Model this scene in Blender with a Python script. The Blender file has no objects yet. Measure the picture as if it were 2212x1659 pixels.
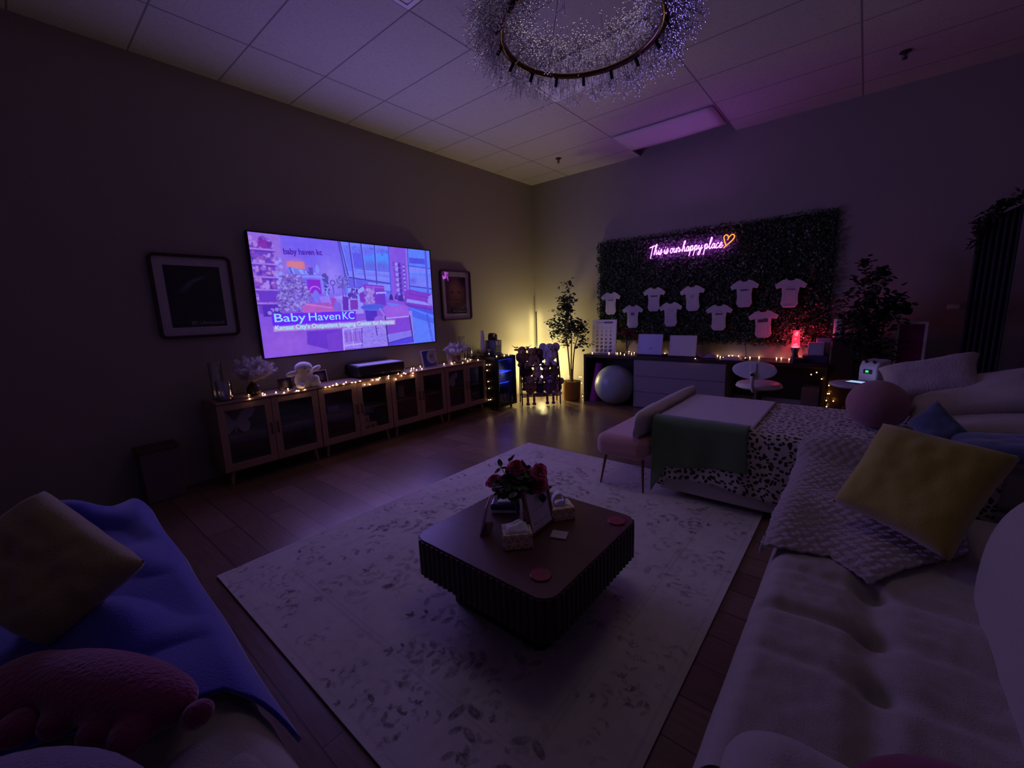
import bpy, math, random
import numpy as np
from mathutils import Vector, Matrix, Euler, noise
random.seed(11)
RNG = np.random.default_rng(5)
S = bpy.context.scene
COL = S.collection
PI = math.pi
H = 3.564

# ---------------------------------------------------------------- helpers
def lin(h):
    if isinstance(h, str):
        h = h.lstrip('#'); c = [int(h[i:i+2], 16)/255 for i in (0, 2, 4)]
        return tuple(x/12.92 if x <= .04045 else ((x+.055)/1.055)**2.4 for x in c)
    return tuple(h)

def nodes(name):
    m = bpy.data.materials.new(name); m.use_nodes = True
    nt = m.node_tree; return m, nt, nt.nodes['Principled BSDF'], nt.nodes['Material Output']

def N(nt, typ, **kw):
    n = nt.nodes.new(typ)
    for k, v in kw.items():
        if k.startswith('i_'):
            n.inputs[k[2:].replace('_', ' ')].default_value = v
        else: setattr(n, k, v)
    return n

def M(name, c, rough=.6, metal=0, bump=None, var=None, sheen=0, coat=0, spec=.5, emit=None, es=1, trans=0, stretch=None):
    m, nt, b, o = nodes(name)
    c = lin(c)
    b.inputs['Base Color'].default_value = (*c, 1)
    b.inputs['Roughness'].default_value = rough
    b.inputs['Metallic'].default_value = metal
    b.inputs['Specular IOR Level'].default_value = spec
    b.inputs['Sheen Weight'].default_value = sheen
    b.inputs['Coat Weight'].default_value = coat
    b.inputs['Transmission Weight'].default_value = trans
    if emit is not None:
        b.inputs['Emission Color'].default_value = (*lin(emit), 1)
        b.inputs['Emission Strength'].default_value = es
    if bump or var:
        tc = N(nt, 'ShaderNodeTexCoord')
        src = tc.outputs['Object']
        if stretch:
            mp = N(nt, 'ShaderNodeMapping'); mp.inputs['Scale'].default_value = stretch
            nt.links.new(src, mp.inputs[0]); src = mp.outputs[0]
    if var:
        n = N(nt, 'ShaderNodeTexNoise', i_Scale=var[0], i_Detail=4.0)
        nt.links.new(src, n.inputs['Vector'])
        r = N(nt, 'ShaderNodeMixRGB', blend_type='MIX')
        r.inputs[1].default_value = (*[x*(1-var[1]) for x in c], 1)
        r.inputs[2].default_value = (*[min(1, x*(1+var[1])) for x in c], 1)
        nt.links.new(n.outputs[0], r.inputs[0]); nt.links.new(r.outputs[0], b.inputs['Base Color'])
    if bump:
        n = N(nt, 'ShaderNodeTexNoise', i_Scale=bump[0], i_Detail=3.0)
        nt.links.new(src, n.inputs['Vector'])
        bp = N(nt, 'ShaderNodeBump', i_Strength=bump[1], i_Distance=.01)
        nt.links.new(n.outputs[0], bp.inputs['Height']); nt.links.new(bp.outputs[0], b.inputs['Normal'])
    return m

def emis(name, c, s):
    m, nt, b, o = nodes(name)
    e = N(nt, 'ShaderNodeEmission'); e.inputs[0].default_value = (*lin(c), 1); e.inputs[1].default_value = s
    nt.links.new(e.outputs[0], o.inputs[0]); nt.nodes.remove(b); return m

def glassy(name, tint=(1, 1, 1), refl=.12, rough=.03):
    m, nt, b, o = nodes(name)
    t = N(nt, 'ShaderNodeBsdfTransparent'); t.inputs[0].default_value = (*tint, 1)
    g = N(nt, 'ShaderNodeBsdfGlossy'); g.inputs['Roughness'].default_value = rough
    fr = N(nt, 'ShaderNodeLayerWeight'); fr.inputs[0].default_value = .25
    ad = N(nt, 'ShaderNodeMath', operation='MULTIPLY_ADD'); ad.inputs[1].default_value = .6; ad.inputs[2].default_value = refl
    nt.links.new(fr.outputs['Fresnel'], ad.inputs[0])
    mx = N(nt, 'ShaderNodeMixShader')
    nt.links.new(ad.outputs[0], mx.inputs[0]); nt.links.new(t.outputs[0], mx.inputs[1]); nt.links.new(g.outputs[0], mx.inputs[2])
    nt.links.new(mx.outputs[0], o.inputs[0]); nt.nodes.remove(b); return m

def vcol(name, rough=.7, emission=0, spec=.4, bump=None):
    m, nt, b, o = nodes(name)
    a = N(nt, 'ShaderNodeAttribute', attribute_name='Col')
    if emission:
        e = N(nt, 'ShaderNodeEmission'); e.inputs[1].default_value = emission
        nt.links.new(a.outputs[0], e.inputs[0]); nt.links.new(e.outputs[0], o.inputs[0]); nt.nodes.remove(b)
        return m
    nt.links.new(a.outputs[0], b.inputs['Base Color']); b.inputs['Roughness'].default_value = rough
    b.inputs['Specular IOR Level'].default_value = spec
    if bump:
        tc = N(nt, 'ShaderNodeTexCoord')
        n = N(nt, 'ShaderNodeTexNoise', i_Scale=bump[0], i_Detail=3.0); nt.links.new(tc.outputs['Object'], n.inputs['Vector'])
        bp = N(nt, 'ShaderNodeBump', i_Strength=bump[1], i_Distance=.01)
        nt.links.new(n.outputs[0], bp.inputs['Height']); nt.links.new(bp.outputs[0], b.inputs['Normal'])
    return m

class MB:
    def __init__(s): s.v = []; s.f = []
    def add(s, vs, fs):
        o = len(s.v); s.v += [tuple(x) for x in vs]; s.f += [tuple(i+o for i in f) for f in fs]; return s
    def box(s, x0, x1, y0, y1, z0, z1, mat=None):
        vs = [Vector((x, y, z)) for x in (x0, x1) for y in (y0, y1) for z in (z0, z1)]
        if mat is not None: vs = [mat @ v for v in vs]
        return s.add(vs, [(0, 1, 3, 2), (4, 6, 7, 5), (0, 4, 5, 1), (2, 3, 7, 6), (0, 2, 6, 4), (1, 5, 7, 3)])
    def cyl(s, p0, p1, r0, r1=None, n=12, caps=True):
        return s.tube([p0, p1], [r0, r0 if r1 is None else r1], n, caps=caps)
    def tube(s, pts, r, n=8, closed=False, caps=True):
        pts = [Vector(p) for p in pts]; m = len(pts)
        if not isinstance(r, (list, tuple)): r = [r]*m
        vs = []; prev = None
        for i, p in enumerate(pts):
            a = pts[(i-1) % m] if closed or i > 0 else p
            b = pts[(i+1) % m] if closed or i < m-1 else p
            t = (b-a).normalized() if (b-a).length > 1e-9 else Vector((0, 0, 1))
            if prev is None:
                u = t.orthogonal().normalized()
            else:
                u = prev - t*prev.dot(t); u = u.normalized() if u.length > 1e-6 else t.orthogonal().normalized()
            prev = u; w = t.cross(u)
            for k in range(n):
                an = 2*PI*k/n; vs.append(p+(u*math.cos(an)+w*math.sin(an))*r[i])
        fs = []
        for i in range(m if closed else m-1):
            j = (i+1) % m
            for k in range(n): fs.append((i*n+k, i*n+(k+1) % n, j*n+(k+1) % n, j*n+k))
        if caps and not closed: fs += [tuple(range(n-1, -1, -1)), tuple((m-1)*n+k for k in range(n))]
        return s.add(vs, fs)
    def lathe(s, prof, c=(0, 0, 0), n=24, mat=None, caps=True):
        c = Vector(c); vs = []
        for r, z in prof:
            for k in range(n):
                v = Vector((r*math.cos(2*PI*k/n), r*math.sin(2*PI*k/n), z))
                if mat is not None: v = mat @ v
                vs.append(c+v)
        m = len(prof); fs = [(i*n+k, i*n+(k+1) % n, (i+1)*n+(k+1) % n, (i+1)*n+k) for i in range(m-1) for k in range(n)]
        if caps: fs += [tuple(range(n-1, -1, -1)), tuple((m-1)*n+k for k in range(n))]
        return s.add(vs, fs)
    def ball(s, c, r, nu=16, nv=10, rot=None):
        if not isinstance(r, (tuple, list)): r = (r, r, r)
        c = Vector(c); vs = []
        R = Euler(rot).to_matrix() if rot else Matrix.Identity(3)
        def P(th, ph): return c + R @ Vector((r[0]*math.sin(th)*math.cos(ph), r[1]*math.sin(th)*math.sin(ph), r[2]*math.cos(th)))
        vs.append(P(0, 0))
        for i in range(1, nv):
            for k in range(nu): vs.append(P(PI*i/nv, 2*PI*k/nu))
        vs.append(P(PI, 0)); fs = []
        for k in range(nu):
            fs.append((0, 1+k, 1+(k+1) % nu))
            for i in range(nv-2):
                a = 1+i*nu; fs.append((a+k, a+nu+k, a+nu+(k+1) % nu, a+(k+1) % nu))
            fs.append((1+(nv-2)*nu+k, len(vs)-1, 1+(nv-2)*nu+(k+1) % nu))
        return s.add(vs, fs)
    def prism(s, pts, fn, d0, d1):
        n = len(pts)
        vs = [fn(a, b, d0) for a, b in pts]+[fn(a, b, d1) for a, b in pts]
        return s.add(vs, [tuple(range(n))[::-1], tuple(range(n, 2*n))]+[(i, (i+1) % n, n+(i+1) % n, n+i) for i in range(n)])
    def grid(s, fn, nu, nv):
        vs = [fn(i/nu, j/nv) for j in range(nv+1) for i in range(nu+1)]
        w = nu+1
        return s.add(vs, [(j*w+i, j*w+i+1, (j+1)*w+i+1, (j+1)*w+i) for j in range(nv) for i in range(nu)])
    def build(s, name, mat, parent=None, bevel=0, sub=0, smooth=40, remesh=0, solid=0, bseg=2):
        me = bpy.data.meshes.new(name); me.from_pydata(s.v, [], s.f); me.validate()
        import bmesh
        bm = bmesh.new(); bm.from_mesh(me); bmesh.ops.recalc_face_normals(bm, faces=bm.faces); bm.to_mesh(me); bm.free()
        o = bpy.data.objects.new(name, me); COL.objects.link(o)
        if mat: me.materials.append(mat)
        if parent is not None: o.parent = parent
        if smooth:
            me.shade_smooth()
            if smooth < 180: me.set_sharp_from_angle(angle=math.radians(smooth))
        if remesh:
            r = o.modifiers.new('Remesh', 'REMESH'); r.mode = 'VOXEL'; r.voxel_size = remesh; r.use_smooth_shade = True
            k = o.modifiers.new('Smooth', 'SMOOTH'); k.factor = .6; k.iterations = 3
        if solid:
            r = o.modifiers.new('Solidify', 'SOLIDIFY'); r.thickness = solid; r.offset = 0
        if bevel:
            r = o.modifiers.new('Bevel', 'BEVEL'); r.width = bevel; r.segments = bseg; r.limit_method = 'ANGLE'
        if sub:
            r = o.modifiers.new('Subdivision', 'SUBSURF'); r.levels = sub; r.render_levels = sub
        return o

def tag(o, label=None, cat=None, group=None, kind=None):
    if label: o['label'] = label
    if cat: o['category'] = cat
    if group: o['group'] = group
    if kind: o['kind'] = kind
    return o

def thing(name, label, cat, loc=(0, 0, 0), rz=0, group=None, rot=None):
    o = bpy.data.objects.new(name, None); COL.objects.link(o); o.empty_display_size = .05
    o.location = loc; o.rotation_euler = rot if rot else (0, 0, rz)
    return tag(o, label, cat, group)

def copy_tree(o, parent=None):
    c = o.copy(); COL.objects.link(c)
    if parent is not None: c.parent = parent
    for ch in list(o.children): copy_tree(ch, c)
    return c

def raster(name, img, fn, mat, parent=None):
    """grid mesh whose cells carry the colours of img (ny, nx, 3); fn(u, v) -> points, u right, v down"""
    ny, nx, _ = img.shape
    U, V = np.meshgrid(np.linspace(0, 1, nx+1), np.linspace(0, 1, ny+1))
    P = fn(U.ravel(), V.ravel()).astype(np.float32)
    a = (np.arange(ny)[:, None]*(nx+1)+np.arange(nx)[None, :]).ravel()
    F = np.stack([a, a+nx+1, a+nx+2, a+1], 1).astype(np.int32)
    me = bpy.data.meshes.new(name)
    me.vertices.add(len(P)); me.vertices.foreach_set('co', P.ravel())
    me.loops.add(F.size); me.loops.foreach_set('vertex_index', F.ravel())
    me.polygons.add(len(F)); me.polygons.foreach_set('loop_start', np.arange(0, F.size, 4, dtype=np.int32))
    me.update(calc_edges=True); me.validate()
    ca = me.color_attributes.new('Col', 'FLOAT_COLOR', 'CORNER')
    c = np.ones((ny*nx, 4, 4), np.float32); c[:, :, :3] = img.reshape(-1, 1, 3)
    ca.data.foreach_set('color', c.ravel())
    me.materials.append(mat)
    o = bpy.data.objects.new(name, me); COL.objects.link(o)
    if parent is not None: o.parent = parent
    return o

def text(name, s, size, mat, parent, loc, rot, ext=.001, width=None, align='LEFT', shear=0, offset=0, space=1):
    cu = bpy.data.curves.new(name, 'FONT'); cu.body = s; cu.size = size; cu.extrude = ext; cu.align_x = align
    cu.shear = shear; cu.offset = offset; cu.space_character = space
    t = bpy.data.objects.new(name+'_src', cu); COL.objects.link(t)
    bpy.context.view_layer.update()
    me = bpy.data.meshes.new_from_object(t.evaluated_get(bpy.context.evaluated_depsgraph_get()))
    bpy.data.objects.remove(t); bpy.data.curves.remove(cu)
    if width:
        xs = [v.co.x for v in me.vertices]; k = width/(max(xs)-min(xs))
        for v in me.vertices: v.co.x *= k
    me.materials.clear(); me.materials.append(mat); me.name = name
    o = bpy.data.objects.new(name, me); COL.objects.link(o); o.parent = parent
    o.location = loc; o.rotation_euler = rot
    return o

ROTX = (PI/2, 0, PI/2)      # text readable from +x side (TV wall)
ROTY = (PI/2, 0, 0)         # text readable from -y side (sign wall)

def pillow4(name, c, thick, mat, label, cat='pillow', group=None, n=22, pinch=.06, nz=.006, rc=.10):
    """a stuffed cushion spanned by four corner points (TL, TR, BR, BL)"""
    TL, TR, BR, BL = [Vector(p) for p in c]
    ce = (TL+TR+BR+BL)/4; TL, TR, BR, BL = [ce+(q-ce)*1.06 for q in (TL, TR, BR, BL)]; nn = (TR-BL).cross(TL-BR).normalized()
    o0 = Vector((random.random()*9, 0, 0))
    mb = MB()
    for sgn in (1, -1):
        def fn(u, v):
            a, b = 2*u-1, 2*v-1
            k = 1-pinch*(1-a*a)*(abs(b)**2)*1.6; k2 = 1-pinch*(1-b*b)*(abs(a)**2)*1.6
            uu, vv = .5+.5*a*k2, .5+.5*b*k
            q = 1-rc*(a*a*b*b)**1.5; uu, vv = .5+(uu-.5)*q, .5+(vv-.5)*q
            p = (TL*(1-uu)+TR*uu)*(1-vv)+(BL*(1-uu)+BR*uu)*vv
            h = ((1-a**4)*(1-b**4))**.5
            h *= 1+.12*noise.noise(p*7+o0)
            return p+nn*(sgn*thick*.5*h)+nn*nz*noise.noise(p*22+o0)*h
        mb.grid(fn, n, n)
    ob = mb.build(name, mat, None, smooth=180)
    import bmesh
    bm = bmesh.new(); bm.from_mesh(ob.data); bmesh.ops.remove_doubles(bm, verts=bm.verts, dist=.0006)
    bmesh.ops.recalc_face_normals(bm, faces=bm.faces); bm.to_mesh(ob.data); bm.free()
    # origin to the centre
    ob.data.transform(Matrix.Translation(-ce)); ob.location = ce
    return tag(ob, label, cat, group)

# ---------------------------------------------------------------- materials
m_white = M('white_paint', (.78, .76, .74), .5)
m_cab = M('light_oak', (.36, .24, .15), .45, var=(14, .25), stretch=(1, 1, 8), bump=(60, .1))
m_black = M('black_plastic', (.012, .012, .014), .35)
m_blackm = M('black_matte', (.015, .013, .014), .7)
m_metal = M('brass', (.55, .36, .16), .3, 1)
m_glass = glassy('clear_glass', (.96, .97, .98), .10)
m_pane = glassy('door_glass', (.86, .86, .88), .02, .08)
m_creamfab = M('cream_fabric', (.43, .385, .32), .9, bump=(220, .25), sheen=.3)
m_gold = M('mustard_velvet', (.40, .33, .035), .85, bump=(260, .3), sheen=.6)
m_pink = M('dusty_pink_velvet', (.50, .25, .22), .8, sheen=.6, bump=(200, .15))
# light levels
ADDED_GLOW, UPL = 95, 18
TV_E, TVL, FILL, NEON, NEONL, LAVA, LAVAL, BULB, LAMP, FRIDGE = 1.0, 29, 2.7, 18, 1.0, 2.4, 3.6, 34, 28, 16.0
# ---- measured layout data (metres)
TVP = {'leftwall':[(-0.001,-0.0),(0.132,0.009),(0.12,0.644),(-0.0,0.638)],'shelf':[(0.002,0.074),(0.092,0.085),(0.095,0.628),(0.004,0.61)],'sh1':[(0.001,0.127),(0.094,0.124)],'sh2':[(-0.0,0.239),(0.106,0.238)],'sh3':[(0.004,0.344),(0.104,0.34)],'sh4':[(0.004,0.448),(0.108,0.436)],'sh5':[(0.005,0.559),(0.1,0.546)],'wall':[(0.133,0.004),(0.411,0.007),(0.425,0.335),(0.417,0.464),(0.11,0.488)],'txt':[(0.139,0.115),(0.322,0.173),(0.138,0.153)],'orange':[(0.147,0.208),(0.229,0.207),(0.231,0.263),(0.194,0.261)],'mant':[(0.212,0.321),(0.318,0.316),(0.317,0.331),(0.211,0.336)],'magenta':[(0.232,0.352),(0.298,0.351),(0.299,0.476),(0.234,0.487)],'plant':[(0.169,0.312),(0.22,0.358),(0.234,0.487),(0.186,0.617),(0.096,0.614),(0.092,0.441),(0.129,0.353)],'win':[(0.411,0.007),(0.711,0.005),(0.704,0.483),(0.429,0.475)],'mul1':[(0.414,0.006),(0.445,0.334)],'mul2':[(0.474,0.006),(0.478,0.375)],'mul3':[(0.541,0.002),(0.543,0.328)],'mul4':[(0.621,-0.003),(0.616,0.358)],'hmul':[(0.458,0.322),(0.699,0.365)],'pillar':[(0.711,0.005),(0.822,-0.001),(0.82,0.507),(0.697,0.53)],'win2':[(0.83,-0.002),(0.996,-0.003),(1.0,0.454),(0.823,0.445)],'sofac':[(0.5,0.418),(0.543,0.378),(0.659,0.39),(0.663,0.589),(0.505,0.552)],'sofar':[(0.799,0.433),(0.833,0.42),(0.99,0.467),(0.991,0.636),(0.784,0.568)],'floorR':[(0.673,0.554),(1.0,0.65),(0.996,0.988),(0.82,0.996)],'rug':[(0.393,0.756),(0.838,0.643),(0.837,0.998),(0.385,0.987)],'floorL':[(0.002,0.61),(0.408,0.615),(0.385,0.993),(0.0,0.996)],'arm1':[(0.194,0.587),(0.224,0.558),(0.371,0.593),(0.398,0.669),(0.2,0.668)],'arm2':[(0.315,0.507),(0.37,0.512),(0.374,0.593),(0.328,0.581)],'pampas':[(0.526,0.44),(0.562,0.416),(0.591,0.473),(0.603,0.588),(0.559,0.598),(0.543,0.507)],'tab':[(0.506,0.596),(0.575,0.575),(0.655,0.601),(0.578,0.633)],'tableg':[(0.528,0.631),(0.589,0.633),(0.583,0.738),(0.526,0.733)],'chairb':[(0.64,0.6),(0.808,0.586),(0.814,0.705),(0.648,0.719)],'chairl':[(0.648,0.719),(0.818,0.705),(0.819,0.856),(0.655,0.881)],'leg1':[(0.649,0.707),(0.653,0.983)],'leg2':[(0.818,0.705),(0.829,0.984)],'leg3':[(0.653,0.971),(0.828,0.92)],'box1':[(0.406,0.496),(0.438,0.502),(0.433,0.627),(0.401,0.626)],'box2':[(0.447,0.518),(0.49,0.518),(0.488,0.618),(0.444,0.622)],'title':[(0.051,0.641),(0.473,0.634),(0.469,0.723),(0.053,0.739)],'sub':[(0.054,0.745),(0.714,0.733),(0.713,0.784),(0.053,0.787)],'darkm':[(0.202,0.801),(0.39,0.8),(0.381,0.992),(0.297,0.973),(0.2,0.915)],'cart':[(0.39,0.8),(0.498,0.799),(0.49,0.982),(0.388,0.988)],'t1':[(0.057,0.718),(0.458,0.712),(0.062,0.646)],'t2':[(0.059,0.776),(0.707,0.777),(0.061,0.742)]}
SIDE = [(0.26,-4.82,0.777),(0.412,-4.866,0.762),(0.314,-4.722,0.777),(0.393,-4.731,0.777),(0.375,-4.627,0.777),(0.412,-4.569,0.768),(0.285,-4.482,0.777),(0.412,-4.454,0.766),(0.412,-4.435,0.763),(0.412,-4.375,0.764),(0.412,-4.166,0.753),(0.412,-4.123,0.751),(0.412,-4.087,0.759),(0.412,-4.048,0.773),(0.412,-4.042,0.757),(0.412,-3.968,0.755),(0.412,-3.94,0.772),(0.412,-3.873,0.756),(0.412,-3.833,0.753),(0.412,-3.778,0.758),(0.412,-3.727,0.711),(0.412,-3.665,0.703),(0.412,-3.623,0.745),(0.412,-3.571,0.743),(0.412,-3.55,0.74),(0.412,-3.531,0.756),(0.412,-3.417,0.737),(0.412,-3.414,0.763),(0.412,-3.321,0.711),(0.412,-3.282,0.772),(0.412,-3.237,0.74),(0.412,-3.202,0.77),(0.412,-3.178,0.757),(0.412,-3.074,0.718),(0.412,-3.068,0.748),(0.382,-3.08,0.777),(0.202,-2.933,0.777),(0.206,-2.901,0.777),(0.385,-2.993,0.777),(0.126,-2.733,0.777),(0.363,-2.894,0.777),(0.235,-2.415,0.777),(0.313,-2.337,0.777),(0.16,-2.151,0.777),(0.386,-2.208,0.777),(0.068,-1.846,0.777),(0.324,-2.052,0.777),(0.245,-1.922,0.777),(0.356,-1.876,0.777)]
FRS = [(0.378,-1.7,0.684),(0.433,-1.7,0.689),(0.379,-1.7,0.602),(0.39,-1.7,0.437),(0.4,-1.7,0.334),(0.381,-1.7,0.156),(0.423,-1.7,0.167)]
POT = [(1.074,-0.28,0.345),(1.108,-0.28,0.345),(1.116,-0.28,0.249),(1.168,-0.28,0.268),(1.164,-0.28,0.155),(1.071,-0.28,0.026),(1.135,-0.28,0.029),(1.169,-0.28,0.051),(0.674,-0.28,0.193),(0.665,-0.28,0.053),(0.885,-0.28,0.352),(0.292,-0.28,-0.084),(0.043,-0.28,-0.124),(-0.164,-0.28,-0.138)]
DESK = [(1.157,-0.141,0.752),(1.345,-0.313,0.752),(1.43,-0.186,0.752),(1.601,-0.249,0.752),(1.7,-0.222,0.752),(1.723,-0.213,0.752),(1.766,-0.197,0.752),(1.896,-0.337,0.752),(1.83,-0.04,0.766),(1.942,-0.192,0.752),(1.932,-0.074,0.752),(2.387,-0.04,0.761),(2.436,-0.176,0.752),(2.948,-0.486,0.752),(3.106,-0.04,0.756),(3.171,-0.167,0.752),(3.106,-0.04,0.757),(3.222,-0.228,0.752),(3.246,-0.04,0.761),(3.289,-0.04,0.765),(3.361,-0.032,0.752),(3.472,-0.189,0.752),(3.5,-0.24,0.752),(3.507,-0.096,0.752),(3.6,-0.04,0.759),(3.796,-0.071,0.752),(3.843,-0.04,0.755),(3.933,-0.112,0.752),(4.01,-0.04,0.754),(4.022,-0.04,0.769)]
DESKR = [(4.192,-0.44,0.634),(4.24,-0.44,0.661),(4.29,-0.44,0.591),(4.36,-0.44,0.523),(4.355,-0.44,0.43),(4.369,-0.44,0.433),(4.411,-0.44,0.353),(4.349,-0.44,0.353),(4.357,-0.44,0.285)]
# ---------------------------------------------------------------- room
def wall_mat():
    m, nt, b, o = nodes('wall_paint')
    b.inputs['Base Color'].default_value = (.36, .335, .275, 1); b.inputs['Roughness'].default_value = .75
    tc = N(nt, 'ShaderNodeTexCoord'); n = N(nt, 'ShaderNodeTexNoise', i_Scale=90.0, i_Detail=3.0)
    nt.links.new(tc.outputs['Object'], n.inputs['Vector'])
    bp = N(nt, 'ShaderNodeBump', i_Strength=.25, i_Distance=.004)
    nt.links.new(n.outputs[0], bp.inputs['Height']); nt.links.new(bp.outputs[0], b.inputs['Normal'])
    return m
m_wall = wall_mat()

def ceil_mat():
    m, nt, b, o = nodes('ceiling_tiles')
    tc = N(nt, 'ShaderNodeTexCoord'); sp = N(nt, 'ShaderNodeSeparateXYZ'); nt.links.new(tc.outputs['Object'], sp.inputs[0])
    def line(sock, off, per, w):
        a = N(nt, 'ShaderNodeMath', operation='SUBTRACT'); nt.links.new(sock, a.inputs[0]); a.inputs[1].default_value = off
        p = N(nt, 'ShaderNodeMath', operation='PINGPONG'); nt.links.new(a.outputs[0], p.inputs[0]); p.inputs[1].default_value = per/2
        l = N(nt, 'ShaderNodeMath', operation='LESS_THAN'); nt.links.new(p.outputs[0], l.inputs[0]); l.inputs[1].default_value = w
        return l
    lx = line(sp.outputs[0], .734, 1.2192, .007); ly = line(sp.outputs[1], -.35, .6096, .006)
    mx = N(nt, 'ShaderNodeMath', operation='MAXIMUM'); nt.links.new(lx.outputs[0], mx.inputs[0]); nt.links.new(ly.outputs[0], mx.inputs[1])
    n = N(nt, 'ShaderNodeTexNoise', i_Scale=70.0, i_Detail=6.0); nt.links.new(tc.outputs['Object'], n.inputs['Vector'])
    r = N(nt, 'ShaderNodeValToRGB'); r.color_ramp.elements[0].position = .3; r.color_ramp.elements[0].color = (.44, .42, .39, 1)
    r.color_ramp.elements[1].position = .6; r.color_ramp.elements[1].color = (.52, .50, .46, 1)
    nt.links.new(n.outputs[0], r.inputs[0])
    c = N(nt, 'ShaderNodeMixRGB'); nt.links.new(mx.outputs[0], c.inputs[0]); nt.links.new(r.outputs[0], c.inputs[1]); c.inputs[2].default_value = (.20, .19, .18, 1)
    nt.links.new(c.outputs[0], b.inputs['Base Color']); b.inputs['Roughness'].default_value = .85
    bp = N(nt, 'ShaderNodeBump', i_Strength=.3, i_Distance=.003); nt.links.new(n.outputs[0], bp.inputs['Height']); nt.links.new(bp.outputs[0], b.inputs['Normal'])
    return m

def floor_mat():
    m, nt, b, o = nodes('vinyl_planks')
    tc = N(nt, 'ShaderNodeTexCoord')
    br = N(nt, 'ShaderNodeTexBrick'); br.offset = .37
    br.inputs['Scale'].default_value = 1; br.inputs['Brick Width'].default_value = 1.25; br.inputs['Row Height'].default_value = .19
    br.inputs['Mortar Size'].default_value = .003; br.inputs['Bias'].default_value = 0
    br.inputs['Color1'].default_value = (.15, .085, .058, 1); br.inputs['Color2'].default_value = (.22, .13, .092, 1); br.inputs['Mortar'].default_value = (.05, .03, .02, 1)
    nt.links.new(tc.outputs['Object'], br.inputs['Vector'])
    mp = N(nt, 'ShaderNodeMapping'); mp.inputs['Scale'].default_value = (2, 22, 1); nt.links.new(tc.outputs['Object'], mp.inputs[0])
    n = N(nt, 'ShaderNodeTexNoise', i_Scale=2.5, i_Detail=8.0, i_Roughness=.65); nt.links.new(mp.outputs[0], n.inputs['Vector'])
    r = N(nt, 'ShaderNodeMixRGB', blend_type='OVERLAY'); r.inputs[0].default_value = .55
    nt.links.new(br.outputs['Color'], r.inputs[1]); nt.links.new(n.outputs[0], r.inputs[2]); nt.links.new(r.outputs[0], b.inputs['Base Color'])
    ro = N(nt, 'ShaderNodeMapRange'); ro.inputs[3].default_value = .24; ro.inputs[4].default_value = .38
    nt.links.new(n.outputs[0], ro.inputs[0]); nt.links.new(ro.outputs[0], b.inputs['Roughness'])
    bp = N(nt, 'ShaderNodeBump', i_Strength=.15, i_Distance=.002); nt.links.new(n.outputs[0], bp.inputs['Height']); nt.links.new(bp.outputs[0], b.inputs['Normal'])
    return m

XR, YF = 6.3, -7.35
def struct(name, mb, mat, bevel=0):
    o = mb.build(name, mat, None, smooth=30, bevel=bevel); o['kind'] = 'structure'; return o
struct('floor', MB().box(-.1, XR+.1, YF-.1, .1, -.08, 0), floor_mat())
struct('wall_left', MB().box(-.12, 0, YF-.1, .12, 0, H+.5), m_wall)
struct('wall_back', MB().box(0, XR+.1, 0, .12, 0, H+.5), m_wall)
struct('wall_right', MB().box(XR, XR+.12, YF-.1, 0, 0, H+.05), m_wall)
struct('wall_front', MB().box(0, XR, YF-.12, YF, 0, H+.05), m_wall)
m_ceil = ceil_mat()
hx0, hx1, hy = 1.953, 3.172, -.35
struct('ceiling', MB().box(0, hx0, YF, 0, H, H+.03).box(hx1, XR, YF, 0, H, H+.03).box(hx0, hx1, YF, hy, H, H+.03), m_ceil)
struct('trim_1', MB().box(hx0-.1, hx1+.1, hy-.3, 0, H+.46, H+.5).box(hx0-.02, hx0-.001, hy, 0, H+.03, H+.46).box(hx1+.001, hx1+.02, hy, 0, H+.03, H+.46).box(hx0, hx1, hy-.03, hy-.01, H+.03, H+.46), M('dark_plenum', (.10, .095, .09), .9))
# the cut tile that sags beside the opening
def sag(u, v):
    x = hx0+.02+u*(hx1-hx0-.04); y = -.93+v*.57
    return (x, y, H-.012+.0*u-.010*v-.012*math.sin(PI*u)*v)
o = MB().grid(sag, 12, 6).build('ceiling_tile', M('tile_white', (.62, .60, .57), .85, bump=(70, .2)), None, solid=.012, smooth=60)
tag(o, 'white ceiling tile sagging slightly beside the open gap above the neon sign', 'ceiling tile')

def troffer(x0, x1, y0, y1, label):
    t = thing('recessed_ceiling_light', label, 'ceiling light', ((x0+x1)/2, (y0+y1)/2, H-.002), group='unlit recessed ceiling lights')
    w, d = (x1-x0)/2, (y1-y0)/2
    mb = MB()
    for a in ((-w, w, -d, -d+.03), (-w, w, d-.03, d), (-w, -w+.03, -d+.03, d-.03), (w-.03, w, -d+.03, d-.03)): mb.box(*a, -.012, .001)
    mb.build('light_frame', m_white, t)
    MB().box(-w+.03, w-.03, -d+.03, d-.03, -.006, 0).build('diffuser', M('prismatic_diffuser', (.97, .96, .94), .5, bump=(300, .5)), t)
troffer(1.97, 3.155, -2.775, -2.20, 'unlit white recessed light panel seen through the crystal chandelier')
troffer(1.97, 3.155, -4.60, -4.03, 'unlit white recessed light panel at the top edge, left of the chandelier')

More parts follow.
